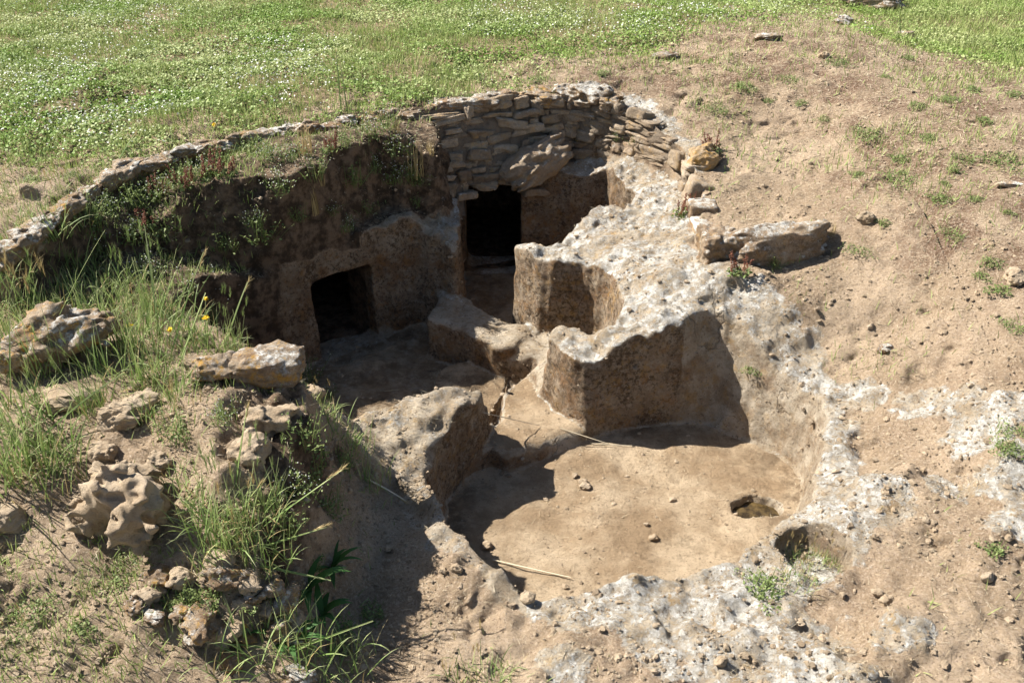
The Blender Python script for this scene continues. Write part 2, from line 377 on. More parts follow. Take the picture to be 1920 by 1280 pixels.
def build_sdf():
    bx = np.minimum(np.minimum(XX-X0, X1-XX), np.minimum(YY-Y0, Y1-YY))
    fade = sstep(0.0, .12, bx)                          # the edge of the block must meet the plain ground sheet
    go = height_out(XX, YY)
    gi = np.minimum(g_in(XX, YY), go + 0.3)
    wob = 0.03*fbm2(XX, YY, .25, 41)
    sa = sd_poly(XX, YY, ARC_POLY) + wob
    # inside the ring the inner relief, outside it the field; a steep face between them
    rough = 0.016*fbm2(XX, YY, .22, 21)+0.006*fbm2(XX, YY, .06, 22)
    gi = gi + rough
    rk_ = sstep(.12, -.06, ROCK2)                       # bare rock is lumpier than the earth
    gi = gi + rk_*(.020*fbm2(XX, YY, .16, 31, 2) + .016*np.abs(noise2(XX, YY, .075, 32)) + .009*noise2(XX, YY, .035, 33)) + (1-rk_)*.006*fbm2(XX, YY, .05, 34, 2)
    md_ = sstep(.15, -.1, sd_poly(XX, YY, np.array([P(*q) for q in [(360,690,.3),(560,660,.35),(600,760,.3),(680,860,-.15),(660,960,-.25),(600,1130,-.28),(480,1120,.0),(400,900,.2)]])))
    gi = gi + md_*(.045*fbm2(XX, YY, .16, 36, 3) + .03*np.abs(noise2(XX, YY, .09, 37)) + .012*noise2(XX, YY, .035, 38))
    for px, py, r, hgt in [(1640,905,.15,.07),(1570,960,.12,.06),(1690,875,.10,.05),(1590,880,.10,.04),(1450,1190,.18,.05),(1560,1245,.18,.05),(1850,800,.13,.06),(1880,905,.14,.05),(1350,1150,.11,.05),(1690,1150,.08,.04),(1035,642,.07,.06),(1110,640,.06,-.045),(1230,604,.07,.03),(1005,478,.05,.045),(1070,468,.06,-.03),(880,745,.07,.03),(845,1000,.05,.03),(880,1030,.05,.025),(960,1090,.05,.02),
            (1250,1125,.09,.03),(1070,1150,.06,.025),(1230,560,.12,.03),(1120,300,.14,.04),(1400,560,.10,.03)]:
        x_, y_ = P(px, py, -.05)
        gi = gi + hgt*np.exp(-((XX-x_)**2+(YY-y_)**2)/(r*r))*(1+.5*noise2(XX, YY, .08, 35))
    step_in = gi
    near = sstep(.0, .35, bx); gi = gi*near + (go-.01)*(1-near)
    # the earth bank under the ring of stones: its front drops steeply to the rock above the doors
    bk = sd_poly(XX, YY, BANK_POLY) + 0.05*fbm2(XX, YY, .28, 43, 4) + .03*fbm2(XX, YY, .09, 45, 3)
    gb = g_bank(XX, YY) + .03*fbm2(XX, YY, .3, 44, 4)
    bank_solid = np.maximum(ZZ - np.minimum(gb, go+.08)[:, :, None], (bk[:, :, None] + .20*(ZZ - .40))*.95)
    out_solid = np.maximum(ZZ - go[:, :, None], (-sa)[:, :, None] + 0.30*(ZZ - go[:, :, None]))
    kk = (.0005 + .04*near)[:, :, None]
    F = smin(ZZ - step_in[:, :, None], out_solid, kk)
    F = smin(F, bank_solid, .03)
    del out_solid, bank_solid
    # 3D roughness of the rock and earth
    n = 0.030*noise3(.30, 11)
    n += 0.016*noise3(.11, 12)
    amp = np.ones((NX, NY), np.float32)
    F += n*fade[:, :, None]
    n3 = noise3(.045, 13)
    n4 = noise3(.024, 14); n3 = n3 + .55*n4
    F += 0.0085*n3*fade[:, :, None]
    pits = np.clip(noise3(.07, 15)-.35, 0, .5)*np.clip(n4+1.2, 0, 2)
    F += 0.034*pits*fade[:, :, None]
    del n4, pits
    return F, n, n3, fade, sa, go, gi

def loft(za, sdA, zb, sdB, floor):
    t = np.clip((ZZ-za)/(zb-za), -.3, 1.25)
    c = sdA[:, :, None]*(1-t) + sdB[:, :, None]*t
    return smax(c, floor[:, :, None]-ZZ, .025)
def box_sd(c, u, w, d, z0, z1, r=0.03):
    """upright box: centre c (xy) of its front face, u along, reaching back by d"""
    u = np.array(u)/np.linalg.norm(u); nb = np.array([-u[1], u[0]])
    a = (XX-c[0])*u[0]+(YY-c[1])*u[1]; b = (XX-c[0])*nb[0]+(YY-c[1])*nb[1]
    qa = np.abs(a)-w/2+r; qb = np.abs(b-d/2)-d/2+r; qz = np.abs(ZZ-(z0+z1)/2)-(z1-z0)/2+r
    qa = qa[:, :, None]; qb = qb[:, :, None]
    return np.sqrt(np.maximum(qa, 0)**2+np.maximum(qb, 0)**2+np.maximum(qz, 0)**2)+np.minimum(np.maximum(np.maximum(qa, qb), qz), 0)-r

F, N1, N3, FADE, SA, GO, GI = build_sdf()
flat = np.zeros((NX, NY), np.float32)
def carve(Cv, k=.03, rough=.6, fine=.005):
    """take a hollow out of the block; its walls keep some of the rock's roughness"""
    global F
    F = smax(F, -(Cv - rough*N1 - fine*N3), k*.45)
def pp(l, n=1): return chaikin([P(*q) for q in l], n)

# front chamber
zf1 = -0.55
WOB = (.028*fbm2(XX, YY, .21, 55, 3) + .008*fbm2(XX, YY, .05, 58, 2)).astype(np.float32)
rim1 = pp([(1030,690,-.14),(1046,678,-.11),(1097,662,-.08),(1140,655,-.07),(1200,632,-.04),(1262,604,.02),(1325,584,.03),(1346,588,.02),(1420,650,-.12),(1490,705,-.18),(1545,765,-.20),(1562,815,-.20),(1550,880,-.20),(1515,940,-.19),
    (1460,995,-.18),(1350,1056,-.20),(1230,1098,-.21),(1110,1112,-.22),(1005,1122,-.22),(955,1080,-.21),(905,1035,-.20),(850,990,-.20),(808,940,-.21),(786,880,-.22),(798,838,-.22),(850,803,-.21),(908,766,-.19),(910,768,-.19),(960,772,-.3)], 1)
f_far = [P(x, y, zf1) for x, y in [(830,955),(860,915),(912,876),(940,884),(1000,880),(1092,832),(1180,800),(1270,792),(1318,794),(1330,798),(1440,838),(1505,892),(1515,935)]]
f_near = [P(1470,1010,-.18), P(1360,1066,-.20), P(1230,1104,-.21), P(1100,1116,-.22), P(1000,1124,-.22), P(940,1075,-.21), P(890,1030,-.20), P(848,990,-.20)]
f_near = [(x*0.96+.02, y+.03) for x, y in f_near]
floor1 = chaikin(f_far + f_near, 1)
fl1 = zf1 + 0.010*fbm2(XX, YY, .4, 51) + 0.03*sstep(3.3, 2.6, YY)
S_F1, S_R1 = sd_poly(XX, YY, floor1) + .5*WOB, sd_poly(XX, YY, rim1) + WOB
CAV = loft(zf1, S_F1, -.08, S_R1, fl1)
# corridor
cor = chaikin([P(907,768,-.25), P(945,712,-.45), (.0,4.36), (.12,4.33), (.165,4.10), (.34,3.80), (.42,3.60), P(900,900,-.5)], 1)
S_COR = sd_poly(XX, YY, cor) + .6*WOB
zc = -0.44 - 0.16*(YY-3.6)
zc = np.where(YY < 3.6, -.44, zc).astype(np.float32)
CAV = smin(CAV, loft(-.5, S_COR, .0, S_COR-.01, zc), .07)
# middle chamber
mid_xy = chaikin([(-.30,4.98),(-.44,5.12),(-.62,5.15),(-.835,5.02),(-1.10,4.79),(-1.42,4.52),(-1.66,4.25),(-1.52,3.9),(-1.15,3.6),(-.80,3.45),(-.55,3.60),(-.25,3.70),(-.08,3.75),(-.06,4.1),(.02,4.35),(.12,4.40),(.14,4.6),(.02,4.85),(-.1,4.95)], 1)
S_MID = sd_poly(XX, YY, mid_xy) + .8*WOB
fl2 = (-0.70 + 0.012*fbm2(XX, YY, .3, 61)).astype(np.float32)
slab = sd_poly(XX, YY, pp([(800,700,-.62),(860,670,-.62),(945,688,-.62),(952,716,-.6),(905,768,-.55),(860,790,-.55)], 1))
fl2 = np.where(slab < 0, np.maximum(fl2, -.645), fl2).astype(np.float32)
midC = loft(-.7, S_MID, .0, S_MID-.05, fl2)
# the low wall that closes the middle chamber towards the rear one stays standing
lw = .7*WOB + sd_poly(XX, YY, np.array([P(812,598,-.44), P(820,545,-.44), P(868,560,-.44), P(885,574,-.44), P(950,598,-.44), P(1010,616,-.44), P(1040,660,-.44), P(998,652,-.44), P(926,646,-.44), P(855,614,-.44)]))
lowwall = smax(lw[:, :, None]-.01, ZZ+.44, .04)
midC = smax(midC, -lowwall, .04)
CAV = smin(CAV, midC, .05)
# rear chamber in front of the second door
rear_xy = chaikin([(-.325,5.95),(.15,5.96),(.63,5.90),(.74,5.5),(.68,5.30),(.55,5.36),(.38,5.18),(.28,4.97),(.20,4.90),(.03,4.95),(.02,4.75),(-.05,4.60),(-.33,4.80),(-.31,5.0),(-.325,5.4)], 0)
S_REAR = sd_poly(XX, YY, rear_xy) + .8*WOB
fl3 = (-0.73 + 0.01*fbm2(XX, YY, .3, 71)).astype(np.float32)
rearC = smax(loft(-.7, S_REAR, .0, S_REAR-.005, fl3), -lowwall, .04)
CAV = smin(CAV, rearC, .04)
# recess between the two spurs
notch = pp([(984,500,-.02),(1040,493,-.02),(1088,490,-.01),(1135,500,.0),(1165,530,.0),(1158,590,-.03),(1120,618,-.06),(1062,610,-.08),(1012,628,-.12),(960,640,-.1),(960,560,-.1)], 1)
S_NO = sd_poly(XX, YY, notch) + WOB
nofl = np.full((NX, NY), -.46, np.float32)
CAV = smin(CAV, loft(-.45, S_NO+.04, .0, S_NO, nofl), .08)
carve(CAV, .04, .4)
del CAV
# first door: rebate, opening, burial room
d1a, d1b = np.array((-1.10,4.79)), np.array((-.835,5.02)); u1 = d1b-d1a; u1 /= np.linalg.norm(u1); c1 = (d1a+d1b)/2
n1b = np.array([-u1[1], u1[0]])
carve(box_sd(c1 - n1b*.16 + u1*.05, u1, .48, .20, -.71, -.16, .06), .02, .15, .003)
carve(box_sd(c1 - n1b*.14, u1, .41, .72, -.725, -.215, .03), .012, .1, .002)
carve(box_sd(c1 + n1b*.34, u1, 1.0, .95, -.73, -.16, .06), .02, .2)
# second door
carve(box_sd((-.13,5.86), (1,0), .385, .5, -.745, -.10, .06), .015, .15, .003)
carve(box_sd((-.1,6.25), (1,0), 1.1, .8, -.755, -.14, .06), .02, .2)
# round hole in the chamber floor, holding rain water
hx, hy = P(1417, 952, zf1)
hole = np.sqrt(((XX-hx)/1.25)**2+((YY-hy)/.85)**2)-.098 + .02*fbm2(XX, YY, .07, 66, 3)
carve(smax(hole[:, :, None]+.25*np.maximum(0, zf1-ZZ), zf1-.10-ZZ, .03), .012, .12, .003)
# little hollow on the near rim, filled with dry grass
hol = sd_poly(XX, YY, pp([(1448,1005,-.17),(1500,985,-.16),(1550,1000,-.15),(1600,1035,-.14),(1590,1075,-.14),(1530,1085,-.16),(1485,1055,-.17)], 1))
carve(smax(hol[:, :, None], (-.265+0.02*fbm2(XX, YY, .1, 77))[:, :, None]-ZZ, .03), .02, .5)
# small hollows in the block top and the plateau
for px, py, z, r in [(690,815,-.13,.03),(725,822,-.13,.035),(640,826,-.14,.02)]:
    x, y = P(px, py, z)
    F = smax(F, -(np.sqrt((XX-x)**2+((YY-y)*1.4)**2)[:, :, None]**2 + (ZZ-z)**2 - r*r)/(2*r), .01)

# ------------------------------------------------------------------ surface nets
def surface_nets(F, ox, oy, oz, h):
    nx, ny, nz = F.shape
    ins = F < 0
    s = np.zeros((nx-1, ny-1, nz-1), np.uint8)
    for i in (0, 1):
        for j in (0, 1):
            for k in (0, 1): s += ins[i:nx-1+i, j:ny-1+j, k:nz-1+k]
    act = (s > 0) & (s < 8); del s
    ci, cj, ck = np.nonzero(act)
    idx = np.full(act.shape, -1, np.int32); idx[ci, cj, ck] = np.arange(len(ci))
    cv = {}
    for i in (0, 1):
        for j in (0, 1):
            for k in (0, 1): cv[i, j, k] = F[ci+i, cj+j, ck+k]
    acc = np.zeros((len(ci), 3), np.float32); cnt = np.zeros(len(ci), np.float32)
    keys = list(cv)
    for a in keys:
        for ax in range(3):
            if a[ax] == 0:
                b = list(a); b[ax] = 1; b = tuple(b)
                fa, fb = cv[a], cv[b]; m = (fa < 0) != (fb < 0)
                t = fa[m]/(fa[m]-fb[m])
                p = np.tile(np.array(a, np.float32), (m.sum(), 1)); p[:, ax] = t
                acc[m] += p; cnt[m] += 1
    V = acc/cnt[:, None] + np.stack([ci, cj, ck], 1)
    V = V*h + np.array([ox, oy, oz], np.float32)
    Q = []
    for ax in range(3):
        a0 = [slice(None)]*3; a1 = [slice(None)]*3
        a0[ax] = slice(0, -1); a1[ax] = slice(1, None)
        ia, ib = ins[tuple(a0)], ins[tuple(a1)]
        e = np.nonzero(ia != ib)
        sgn = ia[e]
        u, v = [(1, 2), (2, 0), (0, 1)][ax]
        ok = (e[u] > 0) & (e[v] > 0) & (e[u] < F.shape[u]-1) & (e[v] < F.shape[v]-1)
        e = [q[ok] for q in e]; sgn = sgn[ok]
        def cell(du, dv):
            q = [e[0].copy(), e[1].copy(), e[2].copy()]; q[u] -= du; q[v] -= dv
            return idx[q[0], q[1], q[2]]
        q = np.stack([cell(1, 1), cell(0, 1), cell(0, 0), cell(1, 0)], 1)
        q[~sgn] = q[~sgn][:, ::-1]
        Q.append(q)
    Q = np.concatenate(Q)
    return V, Q
def vnormals(V, Q):
    d1 = V[Q[:, 2]]-V[Q[:, 0]]; d2 = V[Q[:, 3]]-V[Q[:, 1]] if Q.shape[1] == 4 else V[Q[:, 1]]-V[Q[:, 0]]
    n = np.cross(d1, d2) if Q.shape[1] == 4 else np.cross(d2, d1)
    N = np.zeros_like(V)
    for k in range(Q.shape[1]):
        for c in range(3): N[:, c] += np.bincount(Q[:, k], n[:, c], len(V))
    return N/(np.linalg.norm(N, axis=1, keepdims=True)+1e-9)
V, Q = surface_nets(F, X0, Y0, Z0, VX)
del F, N1, N3
VN = vnormals(V, Q)

def sample2(A, x, y):
    i = np.clip(np.round((x-X0)/VX).astype(int), 0, NX-1); j = np.clip(np.round((y-Y0)/VX).astype(int), 0, NY-1)
    return A[i, j]
# masks of what the surface is made of
RED_POLY = np.array([P(*q) for q in [(700,190,.44),(1000,120,.46),(1150,110,.46),(1400,60,.5),(1700,90,.5),(2300,140,.5),(2300,640,.2),(1900,600,.2),(1760,520,.2),(1620,420,.25),(1540,300,.3),(1480,230,.36),(1330,230,.34),(1200,180,.4),(1000,165,.45)]])
def red_mask(x, y):
    d = sd_poly(x, y, RED_POLY) + .30*fbm2(x, y, .6, 93, 3)
    return np.clip(.22 + .85*sstep(.25, -.25, d) + .25*noise2(x, y, .5, 92), 0, 1)
rock2 = ROCK2
rockm = sstep(.10, -.10, sample2(rock2, V[:, 0], V[:, 1]))
pit = np.minimum(np.minimum(np.minimum(S_R1, S_COR), S_MID), np.minimum(S_REAR, S_NO))
pitv = sample2(pit, V[:, 0], V[:, 1])
below = sstep(.10, .03, pitv)*sstep(-.0, -.06, V[:, 2])
rockm = np.maximum(rockm, below*.95)
rockm = np.maximum(rockm, sstep(-.1, -.3, V[:, 2])*sstep(3.3, 3.6, V[:, 1]))
floorv = np.zeros(len(V), np.float32)
for S, zl in ((S_F1, zf1+.04), (S_COR, -.42), (S_MID, -.56), (S_REAR, -.68)):
    floorv = np.maximum(floorv, sstep(.03, -.03, sample2(S, V[:, 0], V[:, 1]))*sstep(.75, .95, VN[:, 2])*sstep(zl+.05, zl, V[:, 2]))
bank = sd_poly(XX, YY, np.array([P(*q) for q in [(790,215,.4),(660,225,.4),(380,295,.4),(130,410,.4),(60,470,.3),(60,600,.2),(330,640,.15),(420,560,0),(560,465,-.1),(700,420,-.03),(800,350,-.05),(820,280,.1)]]))
mound = sd_poly(XX, YY, np.array([P(*q) for q in [(560,700,.3),(590,760,.25),(650,830,-.1),(680,900,-.2),(650,960,-.26),(620,1100,-.28),(560,1150,-.1),(470,1050,.1),(480,900,.24),(440,760,.3)]]))
organ_shade = np.maximum(sstep(.12, .0, sample2(bank, V[:, 0], V[:, 1])), .75*sstep(.06, -.08, sample2(mound, V[:, 0], V[:, 1])))
sav = sample2(SA, V[:, 0], V[:, 1])
bkv = sample2(sd_poly(XX, YY, BANK_POLY), V[:, 0], V[:, 1])
organ_shade = np.maximum(organ_shade, sstep(.17, .12, bkv)*sstep(-.10, -.02, V[:, 2] + .05*noise2(V[:, 0], V[:, 1], .12, 88))*(V[:, 1] < 6.1)*(sav < .1))
organ_shade = np.maximum(organ_shade, sstep(.08, .0, np.abs(sav+.04))*sstep(1.6, .4, V[:, 0])*sstep(4.0, 4.2, V[:, 1])*sstep(.42, .38, V[:, 2]))
rockm = rockm*(1-organ_shade)
# shade painted dark on deep floors and door rebate; slab and low wall excluded
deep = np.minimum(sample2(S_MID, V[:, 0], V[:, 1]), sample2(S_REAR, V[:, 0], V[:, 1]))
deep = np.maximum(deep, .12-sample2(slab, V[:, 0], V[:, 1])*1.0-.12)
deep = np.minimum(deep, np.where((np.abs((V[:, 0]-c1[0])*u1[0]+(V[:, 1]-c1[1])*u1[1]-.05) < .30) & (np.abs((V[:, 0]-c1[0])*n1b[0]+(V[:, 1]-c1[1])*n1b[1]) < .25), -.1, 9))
floor_shade = sstep(.05, -.03, deep)*sstep(.5, .8, VN[:, 2])*sstep(-.50, -.60, V[:, 2])*(sample2(lw, V[:, 0], V[:, 1]) > .02)*(sample2(S_COR, V[:, 0], V[:, 1]) > .0)
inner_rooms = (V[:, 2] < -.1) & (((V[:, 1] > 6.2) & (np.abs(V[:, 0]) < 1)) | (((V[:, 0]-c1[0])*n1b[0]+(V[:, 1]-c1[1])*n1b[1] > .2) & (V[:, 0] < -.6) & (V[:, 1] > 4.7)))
organ_shade = np.maximum(organ_shade, np.maximum(floor_shade*.40, inner_rooms*.9))  # unlit look of deep floors and inner rooms put into the colour
wall_x = sample2(S_R1, V[:, 0], V[:, 1])
lich = np.where(pitv > -.02, .82, 0.25 + 0.55*sstep(-.25, -.0, V[:, 2]))
lich = np.maximum(lich, .8*sstep(.20, -.02, np.abs(sample2(S_R1, V[:, 0], V[:, 1])-.10))*(V[:, 0] > .25)*sstep(-.26, -.16, V[:, 2]))
lich = lich*np.where((V[:, 0] < -.45) & (V[:, 1] > 4.55), .45, 1.0)
lich = lich*np.where((V[:, 1] < 3.75) & (V[:, 0] < .05), .50, 1.0)
cr = .14 + .8*sstep(.6, .1, VN[:, 2])
# the right wall of the front chamber gets less crust and is paler, the door walls are brown with dark crust
cr = cr*np.where((V[:, 0] > .85) & (V[:, 1] < 4.6), .35, 1.0)
och = .30 + .25*noise2(V[:, 0], V[:, 1], .7, 91)
redm = red_mask(V[:, 0], V[:, 1])
redm = np.where(floorv > .3, .9*sstep(-.22, -.01, sample2(np.minimum(S_F1, S_COR-.12), V[:, 0], V[:, 1])), redm)
floorv = floorv*(1-organ_shade)
ATT = dict(field=V[:, 0]*0, rock=rockm, lichen=lich, ochre=och, crust=cr, red=redm, organic_shade=organ_shade, floor=floorv)

# which piece of the place each face belongs to
fcx = V[Q].mean(1)
def at2(S): return sample2(S, fcx[:, 0], fcx[:, 1])
lab = np.zeros(len(Q), np.int32)                                    # 0 ground
rk = np.minimum(at2(rock2), at2(pit)-.05)
lab[(rk < .0) & (at2(bank) > -.03) & (at2(mound) > -.02)] = 1       # bedrock around the pits
zc_ = fcx[:, 2]
lab[(at2(S_NO) < .02) & (zc_ < -.03)] = 1
fnz = VN[Q].mean(1)[:, 2]
inpit = zc_ < -.05
lab[(at2(S_MID) < .06) & inpit & (at2(S_MID) < 9)] = 4
lab[(at2(S_REAR) < .05) & (zc_ < -.04)] = 5
lab[(at2(lw) < .03) & (zc_ > -.72) & (zc_ < -.38)] = 6
lab[(at2(S_R1) < .04) & (zc_ < -.08) & (fcx[:, 1] < 4.6)] = 2
lab[(at2(S_COR) < .02) & (zc_ < -.1) & (at2(S_R1) > -.25) & (at2(S_F1) > .02)] = 3
lab[(at2(S_F1) < .01) & (zc_ < zf1+.07) & (fnz > .6)] = 7
a1 = (fcx[:, 0]-c1[0])*n1b[0]+(fcx[:, 1]-c1[1])*n1b[1]; b1 = np.abs((fcx[:, 0]-c1[0])*u1[0]+(fcx[:, 1]-c1[1])*u1[1]-.03)
lab[(a1 > -.10) & (a1 < .36) & (b1 < .27) & (zc_ < -.13) & (zc_ > -.80)] = 8
lab[(a1 >= .36) & (a1 < 1.5) & (b1 < .7) & (zc_ < -.1) & (fcx[:, 1] > 4.7) & (fcx[:, 0] < -.45)] = 9
lab[(fcx[:, 1] > 5.92) & (fcx[:, 1] < 6.27) & (np.abs(fcx[:, 0]+.13) < .28) & (zc_ < -.08)] = 10
lab[(fcx[:, 1] >= 6.27) & (np.abs(fcx[:, 0]) < .9) & (zc_ < -.1)] = 11
tomb = empty('rock_cut_tomb', (*P(1000,900,-.6), -.6), 'sunken tomb of open chambers cut into pale lichened limestone, with two dark doorways', 'tomb')
PARTS = {1:('bedrock_rim','pale bedrock rim crusted with white lichen'),2:('front_chamber_wall','curved wall of the large round front chamber'),3:('passage_step','trodden rock step between front and middle chambers'),
    4:('middle_chamber','dark middle chamber before the slanting doorway'),5:('rear_chamber','deep rear chamber before the tall doorway'),6:('partition_wall','low rock wall between the middle and rear chambers'),
    7:('chamber_floor','sunlit sandy floor with a round hole'),8:('doorway','slanting doorway nearest the grassy bank'),9:('burial_room',None),10:('doorway','taller doorway under the dry stone wall'),11:('burial_room',None)}
def submesh(name, sel, parent=None):
    q = Q[sel]; u, inv = np.unique(q, return_inverse=True)
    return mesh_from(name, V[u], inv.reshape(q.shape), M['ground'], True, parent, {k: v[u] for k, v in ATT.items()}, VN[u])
g0 = submesh('ground', lab == 0)
tag(g0, 'dry brown trodden earth with thin grass around the sunken tomb', 'ground', None, 'structure')
for k, (nm, lb) in PARTS.items():
    if (lab == k).any():
        o = submesh(nm, lab == k, tomb)
        if lb: o['label'] = lb
BVH = BVHTree.FromPolygons(V.tolist(), Q.tolist())

# ------------------------------------------------------------------ the rest of the ground, out past the edge of sight
def axis(lo, hi, a, b, fine):
    mid_ = np.linspace(a, b, int((b-a)/fine)+1)
    def grow(start, end):
        o = []; s = fine; x = start
        while abs(x-start) < abs(end-start):
            s = min(s*1.06, 3.0); x = x + s*np.sign(end-start); o.append(x)
        return o
    return np.array(grow(a, lo)[::-1] + list(mid_) + grow(b, hi))
ax = axis(-60, 60, X0, X1, .05); ay = axis(-20, 120, Y0, Y1, .05)
AX, AY = np.meshgrid(ax, ay, indexing='ij')
AZ = height_out(AX, AY)
lim = sstep(9, 22, np.hypot(AX, AY-4)); AZ = AZ*(1-lim) + .3*lim
nxA, nyA = AX.shape
ii = np.arange(nxA*nyA).reshape(nxA, nyA)
q = np.stack([ii[:-1, :-1], ii[1:, :-1], ii[1:, 1:], ii[:-1, 1:]], -1).reshape(-1, 4)
cx = (AX[:-1, :-1]+AX[1:, 1:])/2; cy = (AY[:-1, :-1]+AY[1:, 1:])/2
inside = ((cx > X0+.04) & (cx < X1-.07) & (cy > Y0+.04) & (cy < Y1-.07)).ravel()
brd = (AX > X0-.001) & (AX < X1+.001) & (AY > Y0-.001) & (AY < Y1+.001)
AZ = np.where(brd, AZ-.006, AZ)
q = q[~inside]
VV = np.stack([AX, AY, AZ], -1).reshape(-1, 3)
fl = VV[:, 0]*0
far_att = dict(field=fl, rock=fl, lichen=fl+.2, ochre=fl+.3, crust=fl+.4, red=red_mask(VV[:, 0], VV[:, 1]), organic_shade=fl, floor=fl)
u, inv = np.unique(q, return_inverse=True)
gf = mesh_from('ground', VV[u], inv.reshape(q.shape), M['ground'], True, None, {k: v[u] for k, v in far_att.items()})
tag(gf, 'open field of soil and clover beyond the tomb', 'ground', None, 'structure')
BVH2 = BVHTree.FromPolygons(VV[u].tolist(), inv.reshape(q.shape).tolist())
def hit(px, py):
    """the ground seen at this place of the photograph"""
    d = ray(px, py); o = Vector((0, 0, CAM_H))
    a = BVH.ray_cast(o, d); b = BVH2.ray_cast(o, d)
    if a[0] is None or (b[0] is not None and b[3] < a[3]-.02): a = b
    return a[0], a[1]
def drop(x, y, z=3.0):
    o = Vector((x, y, z)); d = Vector((0, 0, -1))
    a = BVH.ray_cast(o, d)
    if a[0] is None: a = BVH2.ray_cast(o, d)
    return a[0].z if a[0] is not None else 0.0
# ------------------------------------------------------------------ where the meadow grows (masks used by the soil colour and by the plants)
FIELD1 = np.array([P(x, y, .44) for x, y in [(-500,300),(0,282),(130,285),(260,268),(380,250),(480,255),(560,235),(690,175),(800,178),(900,160),(960,120),(1050,95),(1150,90),(1280,70),(1380,40),(1500,35),(1560,-20),(1500,-200),(-900,-200)]])
FIELD2 = np.array([P(x, y, .40) for x, y in [(1590,-30),(1640,40),(1690,90),(1790,115),(1930,140),(2300,150),(2300,-160),(1600,-160)]])
def field_mask(x, y):
    x = np.asarray(x, np.float32); y = np.asarray(y, np.float32)
    d = np.minimum(sd_poly(x, y, FIELD1), sd_poly(x, y, FIELD2)) + .22*fbm2(x, y, .5, 101, 4)
    return sstep(.55, -.45, d)
for o in (g0, gf):
    me = o.data; co = np.empty(len(me.vertices)*3, np.float32); me.vertices.foreach_get('co', co); co = co.reshape(-1, 3)
    me.attributes['field'].data.foreach_set('value', field_mask(co[:, 0], co[:, 1]).astype(np.float32))

# ------------------------------------------------------------------ stones
def rock_mesh(size, seed, knob=.25, pit=.0, n=46, power=3.0, cut=None, fine=.04, nf=13):
    """a rough stone as a signed distance turned into a mesh; size = full extents in metres"""
    r = np.random.default_rng(seed)
    h = 2.6/n; fine = max(fine, .09)
    g = np.arange(n, dtype=np.float32)*h - 1.3
    X, Y, Z = np.meshgrid(g, g, g, indexing='ij')
    a = r.uniform(-.25, .25); Xr, Yr = X*math.cos(a)-Y*math.sin(a), X*math.sin(a)+Y*math.cos(a)
    f = (np.abs(Xr)**power+np.abs(Yr)**power+np.abs(Z)**power)**(1/power) - .92
    for _ in range(nf):                                 # broken facets
        v = r.normal(size=3); v /= np.linalg.norm(v)
        f = smax(f, X*v[0]+Y*v[1]+Z*v[2]-r.uniform(.64, .92), .03)
    sh = (n, n, n)
    f = f + knob*.7*noise3(.75, seed+1, h, sh) + knob*.45*noise3(.33, seed+2, h, sh) + fine*noise3(.13, seed+3, h, sh)
    if pit:
        q = noise3(.42, seed+5, h, sh)
        f = f + pit*np.clip(q-.15, 0, 1)*1.6
        q = noise3(.2, seed+6, h, sh)
        f = f + pit*.5*np.clip(q-.25, 0, 1) + (.05+.08*pit)*np.abs(noise3(.16, seed+7, h, sh)) + .05*noise3(.07, seed+8, h, sh)
    if cut is not None: f = cut(f, X, Y, Z)
    f[0] = f[-1] = 1; f[:, 0] = f[:, -1] = 1; f[:, :, 0] = f[:, :, -1] = 1
    v, q = surface_nets(f, -1.3, -1.3, -1.3, h)
    v = v*np.array(size, np.float32)*.5
    return v, q
def rock_obj(name, loc, size, seed, mat='grey_stone', rot=(0, 0, 0), shade=.5, parent=None, **k):
    v, q = rock_mesh(size, seed, **k)
    o = mesh_from(name, v, q, M[mat], True, None, dict(shade=np.full(len(v), shade, np.float32)))
    o.rotation_euler = rot
    if parent is not None:
        o.parent = parent; o.matrix_parent_inverse = Matrix.Translation(-parent.location)
    o.location = loc
    return o
def boulder(name, px, py, size, seed, label, cat='boulder', mat='grey_stone', rot=(0, 0, 0), sink=.3, group=None, **k):
    h, _ = hit(px, py)
    z = h.z + size[2]*(.5-sink)
    o = rock_obj(name, (h.x, h.y, z), size, seed, mat, rot, **k)
    return tag(o, label, cat, group)

boulder('knobbly_boulder', 236, 985, (.46,.36,.38), 5, 'big knobbly tan boulder riddled with hollows, beside the green grass on the mound', mat='boulder', knob=.24, pit=1.15, n=88, fine=.15, nf=9, power=2.2, sink=.22, rot=(R(8),R(6),R(-20)))
boulder('boulder', 100, 672, (.58,.36,.30), 12, 'long pale boulder with an orange lichen patch at the left edge of the mound', mat='lichen_stone', knob=.2, pit=.35, n=56, sink=.25, rot=(R(-4),R(-18),R(24)))
boulder('flat_rock', 236, 790, (.27,.17,.13), 23, 'tan wedge of rock with a shaded underside above the knobbly boulder', 'rock', 'boulder', knob=.2, pit=.3, sink=.25, rot=(R(10),R(-10),R(10)))
boulder('flat_rock', 125, 755, (.30,.18,.10), 24, 'low crumbly rock in tall grass below the long pale boulder', 'rock', 'boulder', knob=.28, pit=.4, sink=.35)
boulder('small_rock', 195, 850, (.12,.10,.09), 25, 'small brown rock just above the knobbly boulder', 'rock', 'boulder', knob=.25, sink=.3)
boulder('small_rock', 300, 872, (.13,.10,.09), 26, 'small pitted rock touching the top right of the knobbly boulder', 'rock', 'boulder', knob=.3, pit=.6, sink=.3)
boulder('lichen_stone', 505, 700, (.27,.19,.14), 31, 'pale stone with orange lichen at the edge of the mound before the slanting doorway', 'stone', 'lichen_stone', knob=.12, sink=.22, power=4, nf=6, rot=(R(4),R(3),R(8)))
